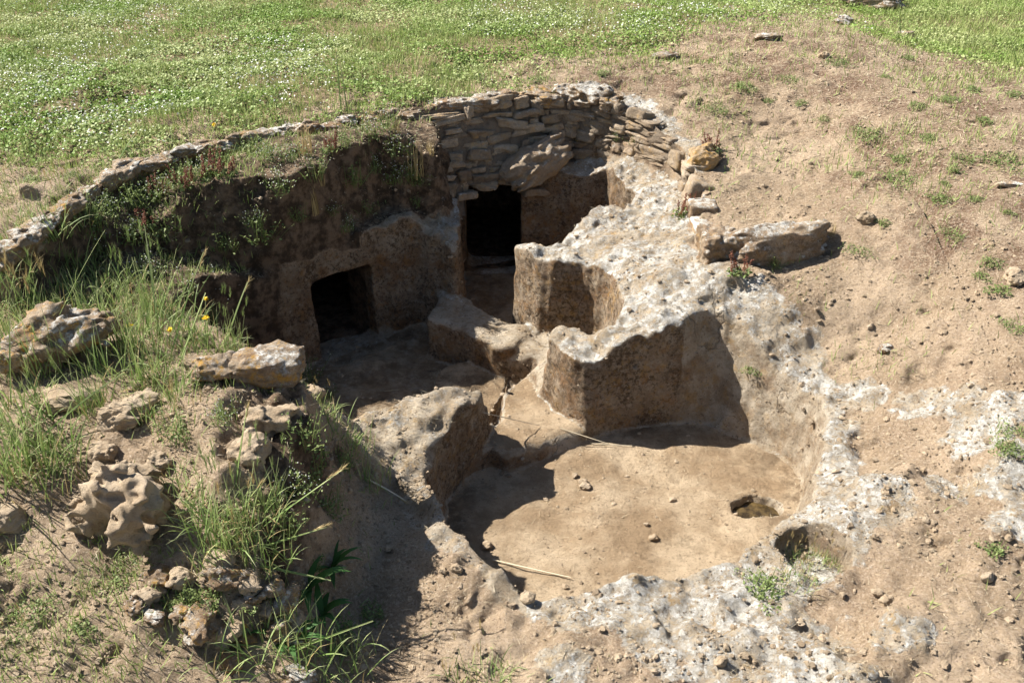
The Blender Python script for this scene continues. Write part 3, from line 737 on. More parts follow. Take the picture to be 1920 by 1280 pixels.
boulder('lichen_stone', 402, 695, (.20,.16,.11), 32, 'pale flat stone left of the orange lichened stone', 'stone', 'lichen_stone', knob=.14, sink=.25, power=4, rot=(0,R(-5),R(-10)))
boulder('rubble_block', 520, 800, (.26,.22,.20), 33, 'crumbling brown block on the mound edge below the orange lichened stone', 'rock', 'boulder', knob=.28, pit=.5, sink=.45)
boulder('rubble_block', 470, 850, (.16,.16,.14), 34, 'crumbling grey lump of rubble above the green grass tuft', 'rock', 'boulder', knob=.3, pit=.6, sink=.4)
boulder('small_rock', 590, 745, (.10,.09,.08), 36, 'small ochre rock under the bush of tiny white flowers', 'rock', 'boulder', knob=.2, sink=.3)
boulder('small_rock', 415, 1065, (.13,.10,.10), 37, 'reddish rock between the grass tuft and the lichened outcrop', 'rock', 'boulder', knob=.22, sink=.35)
boulder('small_rock', 20, 975, (.14,.14,.09), 38, 'tan rock cut by the left edge of the photograph', 'rock', 'boulder', knob=.2, sink=.4)
# the ring of lichened lumps in the foreground
for i, (px, py, s_) in enumerate([(280,1118,.10),(262,1140,.08),(305,1098,.11),(345,1090,.10),(392,1084,.09),(430,1092,.12),(470,1098,.11),(505,1105,.10),(535,1125,.11),(548,1160,.10),(530,1190,.09),(480,1120,.10),(455,1135,.08),(390,1180,.13),(362,1192,.10),(425,1190,.11),(460,1200,.09),(345,1155,.07),(500,1150,.08),(290,1165,.07),(560,1195,.08)]):
    boulder('lichened_lump', px, py, (s_*1.25, s_, s_*.8), 500+i, 'grey knobbly lump spotted with orange lichen in the foreground ring of lumps', 'rock', 'lichen_stone' if i % 3 else 'boulder', sink=.3, knob=.3, pit=.5, n=30, rot=(0, 0, i*1.3), group='lichened lumps ringed round green weeds')
boulder('small_rock', 435, 1245, (.09,.08,.07), 43, 'pale pointed rock below the lichened outcrop in the foreground', 'rock', 'lichen_stone', knob=.22, sink=.3)
boulder('small_rock', 560, 1278, (.13,.10,.09), 44, 'white crusted rock at the bottom edge beside the long green leaves', 'rock', 'grey_stone', knob=.22, sink=.3)
boulder('small_rock', 530, 1190, (.10,.09,.09), 45, 'ochre lump at the right end of the lichened outcrop', 'rock', 'lichen_stone', knob=.25, sink=.25)

# big stones by the wall and on the right
boulder('fallen_block', 1003, 330, (.52,.36,.25), 57, 'large tilted block leaning against the dry stone wall above the tall doorway', 'boulder', 'masonry', knob=.14, sink=.14, power=4, nf=5, rot=(R(-10),R(-24),R(14)), n=56)
boulder('orange_stone', 1318, 308, (.21,.18,.16), 52, 'stone covered in orange lichen at the right end of the dry stone wall', 'stone', 'orange_stone', knob=.22, sink=.25)
boulder('kerb_block', 1347, 480, (.24,.24,.23), 53, 'squared tan block at the left end of the grey kerb slab', 'block', 'grey_stone', knob=.06, power=7, nf=2, sink=.30, rot=(0,0,R(-8)))
boulder('kerb_slab', 1455, 472, (.60,.25,.25), 54, 'long grey lichened slab casting a shadow on the bare earth', 'slab', 'grey_stone', knob=.12, power=5, nf=3, sink=.26, rot=(0,R(-2),R(8)), n=60)
boulder('field_stone', 1640, 14, (.62,.30,.16), 61, 'long flat grey stone at the top edge of the photograph', 'stone', 'grey_stone', knob=.16, power=4, sink=.3)
boulder('field_stone', 1585, 5, (.22,.2,.14), 62, 'reddish stone left of the long flat stone at the top edge', 'stone', 'boulder', knob=.16, power=4, sink=.3)
boulder('field_stone', 1580, 45, (.26,.18,.12), 63, 'grey stone in the grass below the long flat stone', 'stone', 'grey_stone', knob=.2, sink=.4)
boulder('field_stone', 1695, 72, (.20,.16,.10), 64, 'grey stone at the start of the right hand meadow', 'stone', 'grey_stone', knob=.2, sink=.35)
boulder('field_stone', 1440, 72, (.26,.16,.07), 65, 'flat pale stone on the brown earth of the crest', 'stone', 'grey_stone', knob=.15, sink=.35)
boulder('field_stone', 1245, 110, (.22,.14,.07), 66, 'dark flat stone where the clover meets bare earth', 'stone', 'grey_stone', knob=.2, sink=.35, shade=.2)
boulder('small_rock', 1620, 415, (.10,.09,.08), 67, 'dark rock in the broken earth right of the kerb slab', 'rock', 'boulder', knob=.3, sink=.3, shade=.1)
boulder('small_rock', 1905, 525, (.12,.10,.09), 68, 'ochre rock at the right edge of the photograph', 'rock', 'boulder', knob=.3, sink=.35)
boulder('white_stick_stone', 1890, 348, (.16,.05,.03), 69, 'thin white stone lying flat near the right edge', 'stone', 'grey_stone', knob=.12, sink=.2, shade=1.2)
boulder('small_rock', 1660, 655, (.08,.07,.05), 70, 'dark pitted lump on the pale crust right of the round chamber', 'rock', 'grey_stone', knob=.3, pit=.5, sink=.35)
boulder('small_rock', 1545, 108, (.08,.07,.06), 71, 'small ochre stone lying alone on the crest', 'rock', 'boulder', knob=.2, sink=.3)

# ------------------------------------------------------------------ the ring wall
def cube_template(n=8):
    bm = bmesh.new(); bmesh.ops.create_cube(bm, size=2.0)
    bmesh.ops.subdivide_edges(bm, edges=bm.edges[:], cuts=n-1, use_grid_fill=True)
    v = np.array([p.co for p in bm.verts], np.float32); bm.verts.index_update()
    f = np.array([[p.index for p in q.verts] for q in bm.faces], np.int32); bm.free()
    return v, f
CT_V, CT_F = cube_template(8)
def rounded_stone(size, r, round_=.55, rough=.10):
    v = CT_V.copy()
    n = v/np.linalg.norm(v, axis=1, keepdims=True)
    p = 9.0
    k = (np.abs(v)**p).sum(1)**(1/p)
    v = v/k[:, None]
    v = v*np.where(np.abs(v) > 0, 1, 1)
    # a skewed, uneven block
    sk = r.uniform(-.14, .14, 6)
    v[:, 0] *= 1+sk[0]*v[:, 2]+sk[1]*v[:, 1]; v[:, 2] *= 1+sk[2]*v[:, 0]+sk[3]*v[:, 1]
    for s, a in ((1.1, rough), (.5, rough*.7), (.25, rough*.4)):
        o = r.uniform(-50, 50, 3)
        q = noise2(n[:, 0]*1.3+o[0], n[:, 1]*1.3+n[:, 2]*.9+o[1], s, int(r.integers(1e6)))
        v += n*(a*q)[:, None]
    return v*np.array(size, np.float32)*.5
ARC_L = ARC[1:]
seg = np.linalg.norm(np.diff(ARC_L, axis=0), axis=1); cum = np.concatenate([[0], np.cumsum(seg)])
ARC_Z = np.array([q[2] for q in ARC_PX[1:]])
def arc_at(u):
    i = int(np.clip(np.searchsorted(cum, u)-1, 0, len(seg)-1)); t = (u-cum[i])/seg[i]
    p = ARC_L[i]*(1-t)+ARC_L[i+1]*t
    # smooth tangent
    u2 = min(u+.12, cum[-1]-1e-3); u1_ = max(u-.12, 0)
    def raw(w):
        j = int(np.clip(np.searchsorted(cum, w)-1, 0, len(seg)-1)); s = (w-cum[j])/seg[j]
        return ARC_L[j]*(1-s)+ARC_L[j+1]*s
    d = raw(u2)-raw(u1_); d /= np.linalg.norm(d)
    return p, d, np.array([d[1], -d[0]]), ARC_Z[i]*(1-t)+ARC_Z[i+1]*t
def u_of_px(x): 
    k = [q[0] for q in ARC_PX[1:]]
    return float(np.interp(x, k, cum))
wall = empty('dry_stone_wall', (*P(1000,250,.2), 0.0), 'curved dry stone wall of small rough blocks around the sunken tomb', 'stone wall')
sr = np.random.default_rng(99)
MV, MF, MS, nv = [], [], [], 0
def put(v, yaw, pitch, loc, shade):
    global nv
    m = np.array(Euler((pitch, sr.normal(0, .10), yaw)).to_matrix(), np.float32)
    MV.append(v@m.T + np.array(loc, np.float32)); MF.append(CT_F+nv); MS.append(np.full(len(v), shade)); nv += len(v)
uA, uB, uM = u_of_px(775), u_of_px(1303), u_of_px(1212)
uK = u_of_px(985)
def wall_off(u, z, zt): return .05 + (.06 + .18*sstep(uK+.15, uK-.1, u))*np.clip((zt-z)/.6, 0, 1.2)*sstep(uB, uB-.4, u)
def course(ua, ub, hlo, hhi, llo, lhi):
    z = -.15
    while z < .46:
        hh = sr.uniform(hlo, hhi); u = ua + sr.uniform(-.12, .03)
        while u < ub:
            L = sr.uniform(llo, lhi)*(1.25 if sr.random() < .15 else 1)
            p, d, nin, zt = arc_at(min(u+L/2, cum[-1]-.01))
            wav = .022*math.sin(u*5+z*9) + .012*math.sin(u*13)
            door_ = u_of_px(845) < u+L/2 < u_of_px(985)
            if z + hh*.5 < zt-.02 and not (door_ and z < -.06):
                parts_ = [(0, hh)] if sr.random() < .72 or hh < .06 else [(0, hh*.52), (hh*.5, hh*.5)]
                for z0, h_ in parts_:
                    l_ = L*sr.uniform(.82, 1.0); zz = z+z0
                    c = p + nin*wall_off(u, zz, zt)
                    dep = .14; pr_ = sr.uniform(-.014, .012)
                    put(rounded_stone((l_, dep, h_*sr.uniform(.84, 1.02)), sr, rough=.19), math.atan2(d[1], d[0])+sr.normal(0, .06), R(-14)+sr.normal(0, .12), (c[0]-nin[0]*(dep*.5-pr_), c[1]-nin[1]*(dep*.5-pr_), zz+h_/2+wav+sr.uniform(-.010, .010)), sr.uniform(0, 1))
            u += L + sr.uniform(.002, .012)
        z += hh*.98
course(uA, uM, .036, .084, .04, .23)
course(uM-.02, uB, .07, .13, .09, .24)
mas = mesh_from('masonry', np.concatenate(MV), np.concatenate(MF), M['masonry'], True, wall, dict(shade=np.concatenate(MS)))
us = np.linspace(uA-.02, uB, 260); zs = np.linspace(-.2, .44, 70)
mv = []
for u in us:
    p, d, nin, zt = arc_at(min(u, cum[-1]-.01))
    for z in zs:
        zq = min(z, zt-.01)
        if u_of_px(838) < u < u_of_px(992): zq = max(zq, -.03)
        c = p + nin*(wall_off(u, zq, zt)-.012)
        mv.append((c[0], c[1], zq))
mv = np.array(mv, np.float32); nn_ = noise2(mv[:, 0]*2+mv[:, 1], mv[:, 2]*2+mv[:, 1]*.7, .09, 201)+.6*noise2(mv[:, 0]*2+mv[:, 1], mv[:, 2]*2, .03, 202)
mv[:, 1] += .010*nn_; mv[:, 0] += .005*nn_
ii = np.arange(len(us)*len(zs)).reshape(len(us), len(zs))
mesh_from('mortar', mv, np.stack([ii[:-1, :-1], ii[1:, :-1], ii[1:, 1:], ii[:-1, 1:]], -1).reshape(-1, 4), M['mortar'], True, wall, dict(shade=np.full(len(mv), .4)))
# coping: single stones all along the ring
variants = [rock_mesh((1,1,1), 300+i, knob=.2, pit=.25, n=38, power=3.5) for i in range(8)]
def coping(u, size, off=-.02, yaw=0., lift=.0, mat='grey_stone', sh=.5):
    p, d, nin, zt = arc_at(u)
    k = int(sr.integers(len(variants))); v, q = variants[k]
    o = mesh_from('coping_stone', v*np.array(size, np.float32), q, M[mat], True, None, dict(shade=np.full(len(v), sh)))
    o.rotation_euler = (sr.normal(0, .07), sr.normal(0, .07), math.atan2(d[1], d[0])+yaw)
    o.parent = wall; o.matrix_parent_inverse = Matrix.Translation(-wall.location)
    c = p + nin*off
    o.location = (c[0], c[1], zt + lift)
    return o
for x, L, W, H, lift in [(30,.24,.2,.12,.02),(55,.26,.22,.15,.03),(72,.22,.2,.12,.02),(100,.22,.18,.12,.02),(128,.26,.2,.12,.03),(165,.22,.16,.1,.01),(205,.20,.18,.13,.03),(235,.25,.2,.15,.05),(262,.16,.15,.07,.04),(285,.24,.18,.1,.02),(318,.20,.16,.1,.02),
        (352,.22,.17,.11,.03),(388,.28,.18,.12,.03),(425,.20,.15,.1,.02),(455,.22,.16,.11,.03),(485,.24,.17,.12,.03),(520,.20,.15,.10,.02),(555,.22,.16,.1,.02),(580,.18,.15,.14,.03),(612,.24,.18,.1,.02),(650,.25,.18,.12,.01),(690,.3,.2,.12,.01),(730,.26,.2,.12,.01),(770,.26,.2,.1,.01),
        (815,.32,.24,.12,.02),(860,.30,.24,.12,.02),(905,.34,.25,.14,.03),(942,.26,.22,.14,.03),(975,.26,.22,.12,.02),(1020,.36,.26,.13,.04),(1060,.24,.22,.13,.05),(1105,.32,.26,.18,.07),(1142,.24,.22,.13,.04),(1175,.26,.22,.09,.0),(1210,.26,.2,.07,-.01),(1240,.22,.18,.08,-.02),(1275,.22,.2,.08,-.02)]:
    coping(u_of_px(x), (L*1.05, W, H), off=sr.uniform(-.06, .0), lift=lift-(.025 if x < 600 else .05), sh=sr.uniform(.2, .8), mat='grey_stone' if sr.random() < .75 else 'lichen_stone')
# low kerb running from the end of the wall to the squared block
MV, MF, MS, nv = [], [], [], 0
u = uB + .02
while u < cum[-1]-.05:
    L = sr.uniform(.14, .24); p, d, nin, zt = arc_at(min(u+L/2, cum[-1]-.02))
    put(rounded_stone((L, .16, .10), sr, rough=.08), math.atan2(d[1], d[0]), 0, (p[0]-nin[0]*.02, p[1]-nin[1]*.02, drop(p[0], p[1])-.035), sr.uniform(.4, .9)); u += L
if MV: tag(mesh_from('stone_kerb', np.concatenate(MV), np.concatenate(MF), M['grey_stone'], True, None, dict(shade=np.concatenate(MS))), 'low pale kerb between the wall end and the squared block', 'kerb')
# loose lintel stones over the tall doorway
for px, py, s, sd, rt in [(902,352,(.22,.16,.09),81,R(-6)),(950,346,(.16,.14,.08),82,R(8)),(862,360,(.13,.14,.1),83,R(-14))]:
    x, y = P(px, py, -.05)
    o = rock_obj('lintel_stone', (x, y+.09, -.05), s, sd, 'boulder', (0, rt, 0), .35, wall, knob=.1, power=5)
# rain water in the round hole
bm = bmesh.new(); bmesh.ops.create_circle(bm, cap_ends=True, radius=.15, segments=32)
me = bpy.data.meshes.new('puddle'); bm.to_mesh(me); bm.free()
wm, nt, b = new_mat('brown water'); b.inputs['Base Color'].default_value = (.10, .07, .025, 1); b.inputs['Roughness'].default_value = .04; b.inputs['Specular IOR Level'].default_value = .5
t = NT(nt); nt.links.new(t.bump(t.noise(40, 3, .6), .25, .01), b.inputs['Normal'])
c = t.mix(t.ramp(t.noise(22, 5, .7), .4, .65), (.03, .02, .009), (.10, .068, .028)); nt.links.new(c, b.inputs['Base Color'])
me.materials.append(wm); o = bpy.data.objects.new('puddle', me); o.location = (hx, hy, zf1-.032); COL.objects.link(o)
tag(o, 'brown rain water in the round hole of the chamber floor', 'puddle', None, 'structure')
# ------------------------------------------------------------------ plants
pr = np.random.default_rng(2024)
class PM:
    """collects leaf strips, discs and lumps into one mesh; tone and along drive the leaf colour"""
    def __init__(s): s.V, s.F, s.F3, s.T, s.A, s.n = [], [], [], [], [], 0
    def strips(s, base, tip_dir, length, width, bend=.4, segs=4, tone=None, taper=1.0, side=None):
        """ribbons: base (n,3), direction at the root (n,3), length (n), width (n), bend downwards"""
        n = len(base); base = np.asarray(base, np.float32); d = np.asarray(tip_dir, np.float32)
        d = d/np.linalg.norm(d, axis=1, keepdims=True)
        length = np.broadcast_to(np.asarray(length, np.float32), n); width = np.broadcast_to(np.asarray(width, np.float32), n)
        bend = np.broadcast_to(np.asarray(bend, np.float32), n)
        if side is None:
            a = pr.uniform(0, 2*np.pi, n); r = np.stack([np.cos(a), np.sin(a), np.zeros(n)], 1)
            hor = np.stack([-d[:, 1], d[:, 0], np.zeros(n)], 1); ln = np.linalg.norm(hor, axis=1, keepdims=True)
            side = np.where(ln > .15, hor/np.maximum(ln, 1e-6), r)
            side = side + .5*pr.normal(size=(n, 3)); side = side - (side*d).sum(1, keepdims=True)*d
            side /= np.linalg.norm(side, axis=1, keepdims=True)
        tone = pr.uniform(0, 1, n) if tone is None else np.broadcast_to(tone, n)
        p = base.copy(); dd = d.copy(); rows = []
        for k in range(segs+1):
            f = k/segs
            w = width*(1-f**(2.0)*taper)*(.65+.35*min(1, f*4))
            rows.append((p - side*(w/2)[:, None], p + side*(w/2)[:, None]))
            p = p + dd*(length/segs)[:, None]
            dd = dd + np.array([0, 0, -1.], np.float32)*(bend/segs*1.6*(.4+f*1.6))[:, None]
            dd /= np.linalg.norm(dd, axis=1, keepdims=True)
        P_ = np.stack([np.stack(r, 1) for r in rows], 1)            # n, segs+1, 2, 3
        v = P_.reshape(-1, 3)
        i0 = s.n + (np.arange(n)*(segs+1)*2)[:, None] + (np.arange(segs)*2)[None, :]
        s.F.append(np.stack([i0, i0+1, i0+3, i0+2], -1).reshape(-1, 4))
        s.V.append(v); s.T.append(np.repeat(tone, (segs+1)*2)); s.A.append(np.tile(np.repeat(np.linspace(0, 1, segs+1), 2), n)); s.n += len(v)
        return p
    def leaves(s, c, size, tone=None, flat=.5, aspect=.6):
        """small oval leaves (six-sided) centred at c"""
        n = len(c); c = np.asarray(c, np.float32)
        a = pr.uniform(0, 2*np.pi, n); nz = np.stack([flat*pr.normal(size=n), flat*pr.normal(size=n), np.ones(n)], 1); nz /= np.linalg.norm(nz, axis=1, keepdims=True)
        u = np.stack([np.cos(a), np.sin(a), np.zeros(n)], 1); u -= (u*nz).sum(1, keepdims=True)*nz; u /= np.linalg.norm(u, axis=1, keepdims=True)
        w = np.cross(nz, u); size = np.broadcast_to(np.asarray(size, np.float32), n)[:, None]
        pts = [u*.5, u*.18+w*aspect*.5, -u*.3+w*aspect*.36, -u*.5, -u*.3-w*aspect*.36, u*.18-w*aspect*.5]
        v = np.stack([c+q*size for q in pts], 1)
        i0 = s.n+np.arange(n)*6
        s.F.append(np.stack([i0, i0+1, i0+2, i0+3], 1)); s.F.append(np.stack([i0, i0+3, i0+4, i0+5], 1))
        tone = pr.uniform(0, 1, n) if tone is None else np.broadcast_to(tone, n)
        s.V.append(v.reshape(-1, 3)); s.T.append(np.repeat(tone, 6)); s.A.append(np.full(n*6, .3)); s.n += n*6
    def lumps(s, c, size, tone=None):
        """tiny eight-faced beads"""
        n = len(c); c = np.asarray(c, np.float32); size = np.broadcast_to(np.asarray(size, np.float32), n)[:, None]
        o = np.array([[1,0,0],[-1,0,0],[0,1,0],[0,-1,0],[0,0,1],[0,0,-1]], np.float32)*.5
        v = (c[:, None]+o[None]*size[:, None]).reshape(-1, 3)
        t = np.array([[0,2,4],[2,1,4],[1,3,4],[3,0,4],[2,0,5],[1,2,5],[3,1,5],[0,3,5]])
        s.F3.append((s.n+np.arange(n)[:, None, None]*6+t[None]).reshape(-1, 3))
        tone = pr.uniform(0, 1, n) if tone is None else np.broadcast_to(tone, n)
        s.V.append(v); s.T.append(np.repeat(tone, 6)); s.A.append(np.full(n*6, 1.)); s.n += n*6
    def build(s, name, mat, parent=None, loc=None):
        fs = [np.concatenate(x) for x in (s.F, s.F3) if x]
        o = mesh_from(name, np.concatenate(s.V), fs, M[mat], False, None, dict(tone=np.concatenate(s.T), along=np.concatenate(s.A)))
        if parent is not None: o.parent = parent
        elif loc is not None: o.location = loc
        return o
def cone_dirs(n, spread, lean=(0, 0)):
    a = pr.uniform(0, 2*np.pi, n); r = np.abs(pr.normal(0, spread, n))
    return np.stack([np.cos(a)*r+lean[0], np.sin(a)*r+lean[1], np.ones(n)], 1)
def disc(n, r):
    a = pr.uniform(0, 2*np.pi, n); q = r*np.sqrt(pr.uniform(0, 1, n))
    return np.stack([np.cos(a)*q, np.sin(a)*q, np.full(n, -.006)], 1)
def link(src, loc, rz=0, sc=1.0, label=None):
    """another of the same plant: copies of the thing and of each of its parts"""
    c = src.copy(); COL.objects.link(c); c.location = loc; c.rotation_euler = (0, 0, rz); c.scale = (sc,)*3
    for ch in src.children:
        d = ch.copy(); COL.objects.link(d); d.parent = c
        for g in ch.children:
            e = g.copy(); COL.objects.link(e); e.parent = d
    if label: c['label'] = label
    return c

# kinds of plant, all built about the origin
def tuft(name, n, h, r, spread, mat='blade', w=.006, bend=.55, heads=0, dry=0, lean=(0, 0)):
    e = empty(name, (0, 0, 0))
    m = PM(); L = h*pr.uniform(.45, 1.0, n)
    m.strips(disc(n, r), cone_dirs(n, spread, lean), L, w*pr.uniform(.6, 1.15, n), bend*pr.uniform(.5, 1.5, n), 5)
    m.build('blades', mat, e)
    if dry:
        m = PM(); m.strips(disc(dry, r*1.1), cone_dirs(dry, spread*1.5, lean), h*pr.uniform(.3, .8, dry), w*.6, pr.uniform(.4, 1.4, dry), 4); m.build('dry_blades', 'dryhead', e)
    if heads:
        m = PM()
        tips = m.strips(disc(heads, r*.7), cone_dirs(heads, spread*.6, lean), h*pr.uniform(.8, 1.2, heads), .0028, bend*.3, 4, taper=.3)
        for t in tips:                                             # bristly ears
            k = 26; f = pr.uniform(0, 1, k)
            c = t + np.stack([.012*f, .004*f, .06*f-.01], 1)
            q = PM(); q.strips(c, np.stack([pr.normal(0, .28, k)+.2, pr.normal(0, .28, k), np.ones(k)], 1), .034, .0028, .1, 1)
            q.build('seed_head', 'dryhead' if dry > 20 else 'blade', e)
        m.build('stems', mat, e)
    return e
def bush(name, n, h, r, leaf=.014, mat='weed', flowers=0, fl='white', stems=26):
    e = empty(name, (0, 0, 0))
    m = PM(); b = disc(stems, r*.4); d = cone_dirs(stems, .55); L = h*pr.uniform(.5, 1.1, stems)
    m.strips(b, d, L, .0035, .25, 4, taper=.5); m.build('stems', mat, e)
    m = PM(); k = pr.integers(0, stems, n); f = pr.uniform(.15, 1.05, n)
    dn = d/np.linalg.norm(d, axis=1, keepdims=True)
    c = b[k] + dn[k]*(L[k]*f)[:, None] + pr.normal(0, r*.10, (n, 3)); c[:, 2] = np.maximum(c[:, 2], .004)
    m.leaves(c, leaf*pr.uniform(.5, 1.2, n), None, .7); m.build('leaves', mat, e)
    if flowers:
        m = PM(); k = pr.integers(0, stems, flowers)
        c = b[k] + dn[k]*(L[k]*pr.uniform(.75, 1.12, flowers))[:, None] + pr.normal(0, r*.1, (flowers, 3))
        m.lumps(c, .006*pr.uniform(.6, 1.3, flowers)); tag(m.build('flowers', fl, e), kind='stuff')
    return e
def sorrel(name, n, h, r):
    e = empty(name, (0, 0, 0))
    m = PM(); b = disc(n, r); d = cone_dirs(n, .28); L = h*pr.uniform(.55, 1.1, n)
    m.strips(b, d, L, .004, .1, 4, taper=.4); m.build('stems', 'sorrel', e)
    dn = d/np.linalg.norm(d, axis=1, keepdims=True)
    for i in range(n):
        m = PM(); f = pr.uniform(.4, 1.03, 26); m.lumps(b[i]+dn[i]*(L[i]*f)[:, None]+pr.normal(0, .0035, (26, 3)), .0085); m.build('flower_spike', 'sorrel', e)
    m = PM(); m.leaves(np.concatenate([disc(70, r*1.2)+np.stack([np.zeros(70), np.zeros(70), pr.uniform(.01, h*.35, 70)], 1)]), .022, None, .8); m.build('leaves', 'weed', e)
    return e
def rosette(name, n, L, w):
    e = empty(name, (0, 0, 0)); m = PM(); a = np.linspace(0, 2*np.pi, n, endpoint=False)+pr.normal(0, .25, n)
    d = np.stack([np.cos(a), np.sin(a), pr.uniform(.5, 1.3, n)], 1)
    side = np.stack([-np.sin(a), np.cos(a), np.zeros(n)], 1)
    m.strips(disc(n, .01), d, L*pr.uniform(.6, 1.1, n), w*pr.uniform(.7, 1.1, n), 1.0, 6, side=side); m.build('leaves', 'broad', e); return e
def mat_weed(name, n, r, leaf=.0115, mat='weed', h=.035):
    e = PM(); c = disc(n, r); c *= (1+.35*np.sin(np.arctan2(c[:, 1], c[:, 0])*3+r*50))[:, None]
    c[:, 2] = pr.uniform(0, h, n)*(1-np.hypot(c[:, 0], c[:, 1])/r*.6)
    e.leaves(c, leaf*pr.uniform(.5, 1.2, n), None, .5); e.strips(disc(n//6, r*.9), cone_dirs(n//6, .8), h*1.6, .003, .5, 3)
    return e.build(name, mat)
def place(e, px, py, label, cat, group=None, rz=None, sc=1.0, name=None, dz=0.0):
    h, _ = hit(px, py)
    e.location = (h.x, h.y, h.z-.004+dz); e.rotation_euler = (0, 0, pr.uniform(0, 6.28) if rz is None else rz); e.scale = (sc,)*3
    return tag(e, label, cat, group)

G1 = 'tall grass tufts on the mound'
KT = [tuft('grass_tuft', 46, .25, .11, .55, w=.0062, bend=.7, dry=14), tuft('grass_tuft', 60, .18, .13, .7, w=.006, bend=.8, dry=24), tuft('grass_tuft', 34, .31, .09, .45, w=.006, bend=.6, heads=8, dry=12), tuft('grass_tuft', 52, .14, .11, .8, w=.005, bend=.9, dry=42, heads=5)]
used = set()
def kind(lst, i):
    """the first use takes the plant itself, later ones a copy"""
    e = lst[i]
    if id(e) in used: return link(e, (0, 0, 0))
    used.add(id(e)); return e
for px, py, k, sc, lab_ in [
    (30,900,2,1.25,'tall green grass tuft with ears at the left edge below the crumbly rock'),
    (75,860,0,1.2,'dense green tuft just left of the knobbly boulder'),
    (15,800,1,1.3,'leafy green tuft at the left edge in front of the long pale boulder'),
    (60,780,0,1.0,'green blades standing in front of the low crumbly rock'),
    (130,840,1,.8,'short green tuft between the crumbly rock and the knobbly boulder'),
    (205,690,0,1.0,'green tuft on the right end of the long pale boulder'),
    (250,660,2,1.0,'eared tuft behind the long pale boulder'),
    (285,710,2,.9,'green eared tuft left of the pale flat stone'),
    (320,670,1,.9,'tuft with yellow flowers near it above the pale flat stone'),
    (350,640,0,.9,'tuft leaning over the pit edge behind the pale flat stone'),
    (400,650,0,.75,'tuft of fine blades right behind the pale flat stone'),
    (440,665,2,.7,'thin stalked tuft on the pit edge behind the orange lichened stone'),
    (160,520,1,1.1,'bright green tuft inside the ring wall near its left end'),
    (120,510,0,.9,'fresh green tuft at the foot of the left coping stones'),
    (220,540,1,1.0,'bright green tuft in the middle of the grassy ledge'),
    (260,580,0,1.0,'long bladed tuft at the right of the grassy ledge'),
    (300,590,2,1.0,'eared tuft hanging over the dark chamber side'),
    (200,590,1,.9,'green tuft above the long pale boulder'),
    (60,600,3,1.2,'straw flecked tuft at the left edge above the long pale boulder'),
    (20,570,3,1.1,'yellowish tuft at the left edge beside the ledge'),
    (420,1010,0,1.05,'dense green tuft right of the knobbly boulder'),
    (450,1030,2,.95,'eared grass tuft on the mound front beside the dark face'),
    (390,960,1,.9,'green tuft touching the right side of the knobbly boulder'),
    (470,980,3,.95,'pale bristly tuft on the mound edge'),
    (500,1050,0,.9,'long bladed tuft leaning out over the shaded trench'),
    (330,800,3,.8,'thin dry tuft under the wedge of rock'),
    (300,770,1,.75,'short tuft beside the wedge of rock'),
    (620,800,1,.75,'green tuft hanging on the mound face beside the block'),
    (665,850,0,.75,'dark green tuft at the foot of the mound by the block'),
    (700,905,0,.7,'low tuft at the shaded corner under the block'),
    (600,760,3,.55,'thin tuft on the edge right of the orange lichened stone'),
    (470,1215,1,1.1,'broad tuft between the lichened outcrop and the bottom edge'),
    (560,1230,0,1.1,'long green blades at the bottom left of the trench'),
    (640,1250,1,1.0,'green tuft at the bottom edge below the trench shadow'),
    (520,1150,0,.7,'tuft growing out of the right end of the lichened outcrop'),
    (890,1268,3,.85,'pale yellow green tuft with ears on the foreground earth'),
    (940,1275,1,.6,'short pale tuft right of the eared foreground tuft'),
    (1500,1090,3,.6,'small tuft with straw ears beside the grass filled hollow'),
    (25,455,1,.9,'green tuft behind the leftmost coping stones'),
    (70,412,1,.8,'tuft spilling over the coping stones at the left bend'),
    (125,375,3,.8,'strawy tuft behind the coping stones on the left'),
    (180,335,1,.7,'low tuft outside the ring on the left'),
    (245,300,1,.6,'small tuft outside the ring behind a pale coping stone'),
    (95,440,0,.9,'tuft just inside the leftmost coping stones'),
    (140,410,1,.9,'tuft leaning on the inside of the left coping stones'),
    (10,520,1,1.0,'green tuft at the left edge under the leftmost coping stone'),
    (15,370,3,.8,'thin tuft on the path at the left edge'),
    (1515,1050,3,.5,'dry tuft growing inside the hollow of the near rim'),(1545,1040,3,.55,'straw tuft in the middle of the rim hollow'),(1480,1035,3,.4,'short dry tuft at the left end of the rim hollow'),(1570,1055,3,.45,'dry tuft at the right end of the rim hollow'),
    (55,1205,3,.6,'sprawling pale tuft on the bare earth at lower left'),
    (95,700,2,1.0,'eared tuft rising in front of the long pale boulder'),
    (35,870,1,1.3,'thick green tuft at the left edge beside the slanting stalk'),
    (110,905,0,.9,'fine green tuft at the left foot of the knobbly boulder'),
    (15,690,2,1.1,'tall eared tuft at the left edge before the orange lichen'),
    (170,770,2,.8,'eared tuft between the crumbly rock and the wedge of rock'),
    (250,720,1,.9,'leafy tuft above the wedge of rock'),
    (345,740,0,.8,'green tuft below the pale flat stone'),
    (270,640,0,1.1,'green tuft above the yellow flowers'),
    (330,600,1,1.0,'tuft at the brink between ledge and middle chamber'),
    (120,570,1,1.1,'bright green tuft on the ledge above the long pale boulder'),
    (160,600,0,1.0,'long bladed tuft just above the long pale boulder'),
    (25,640,1,1.0,'green tuft at the left edge on the orange lichen boulder'),
    (430,960,1,1.0,'leafy green tuft above the dense tuft on the mound front'),
    (400,1060,0,.7,'short tuft above the reddish rock'),
    (510,960,2,.7,'thin eared tuft at the brink of the trench'),
    (350,900,1,.7,'short tuft against the right of the knobbly boulder top'),
    (170,1090,1,.5,'low fine tuft on the bare earth below the knobbly boulder')]:
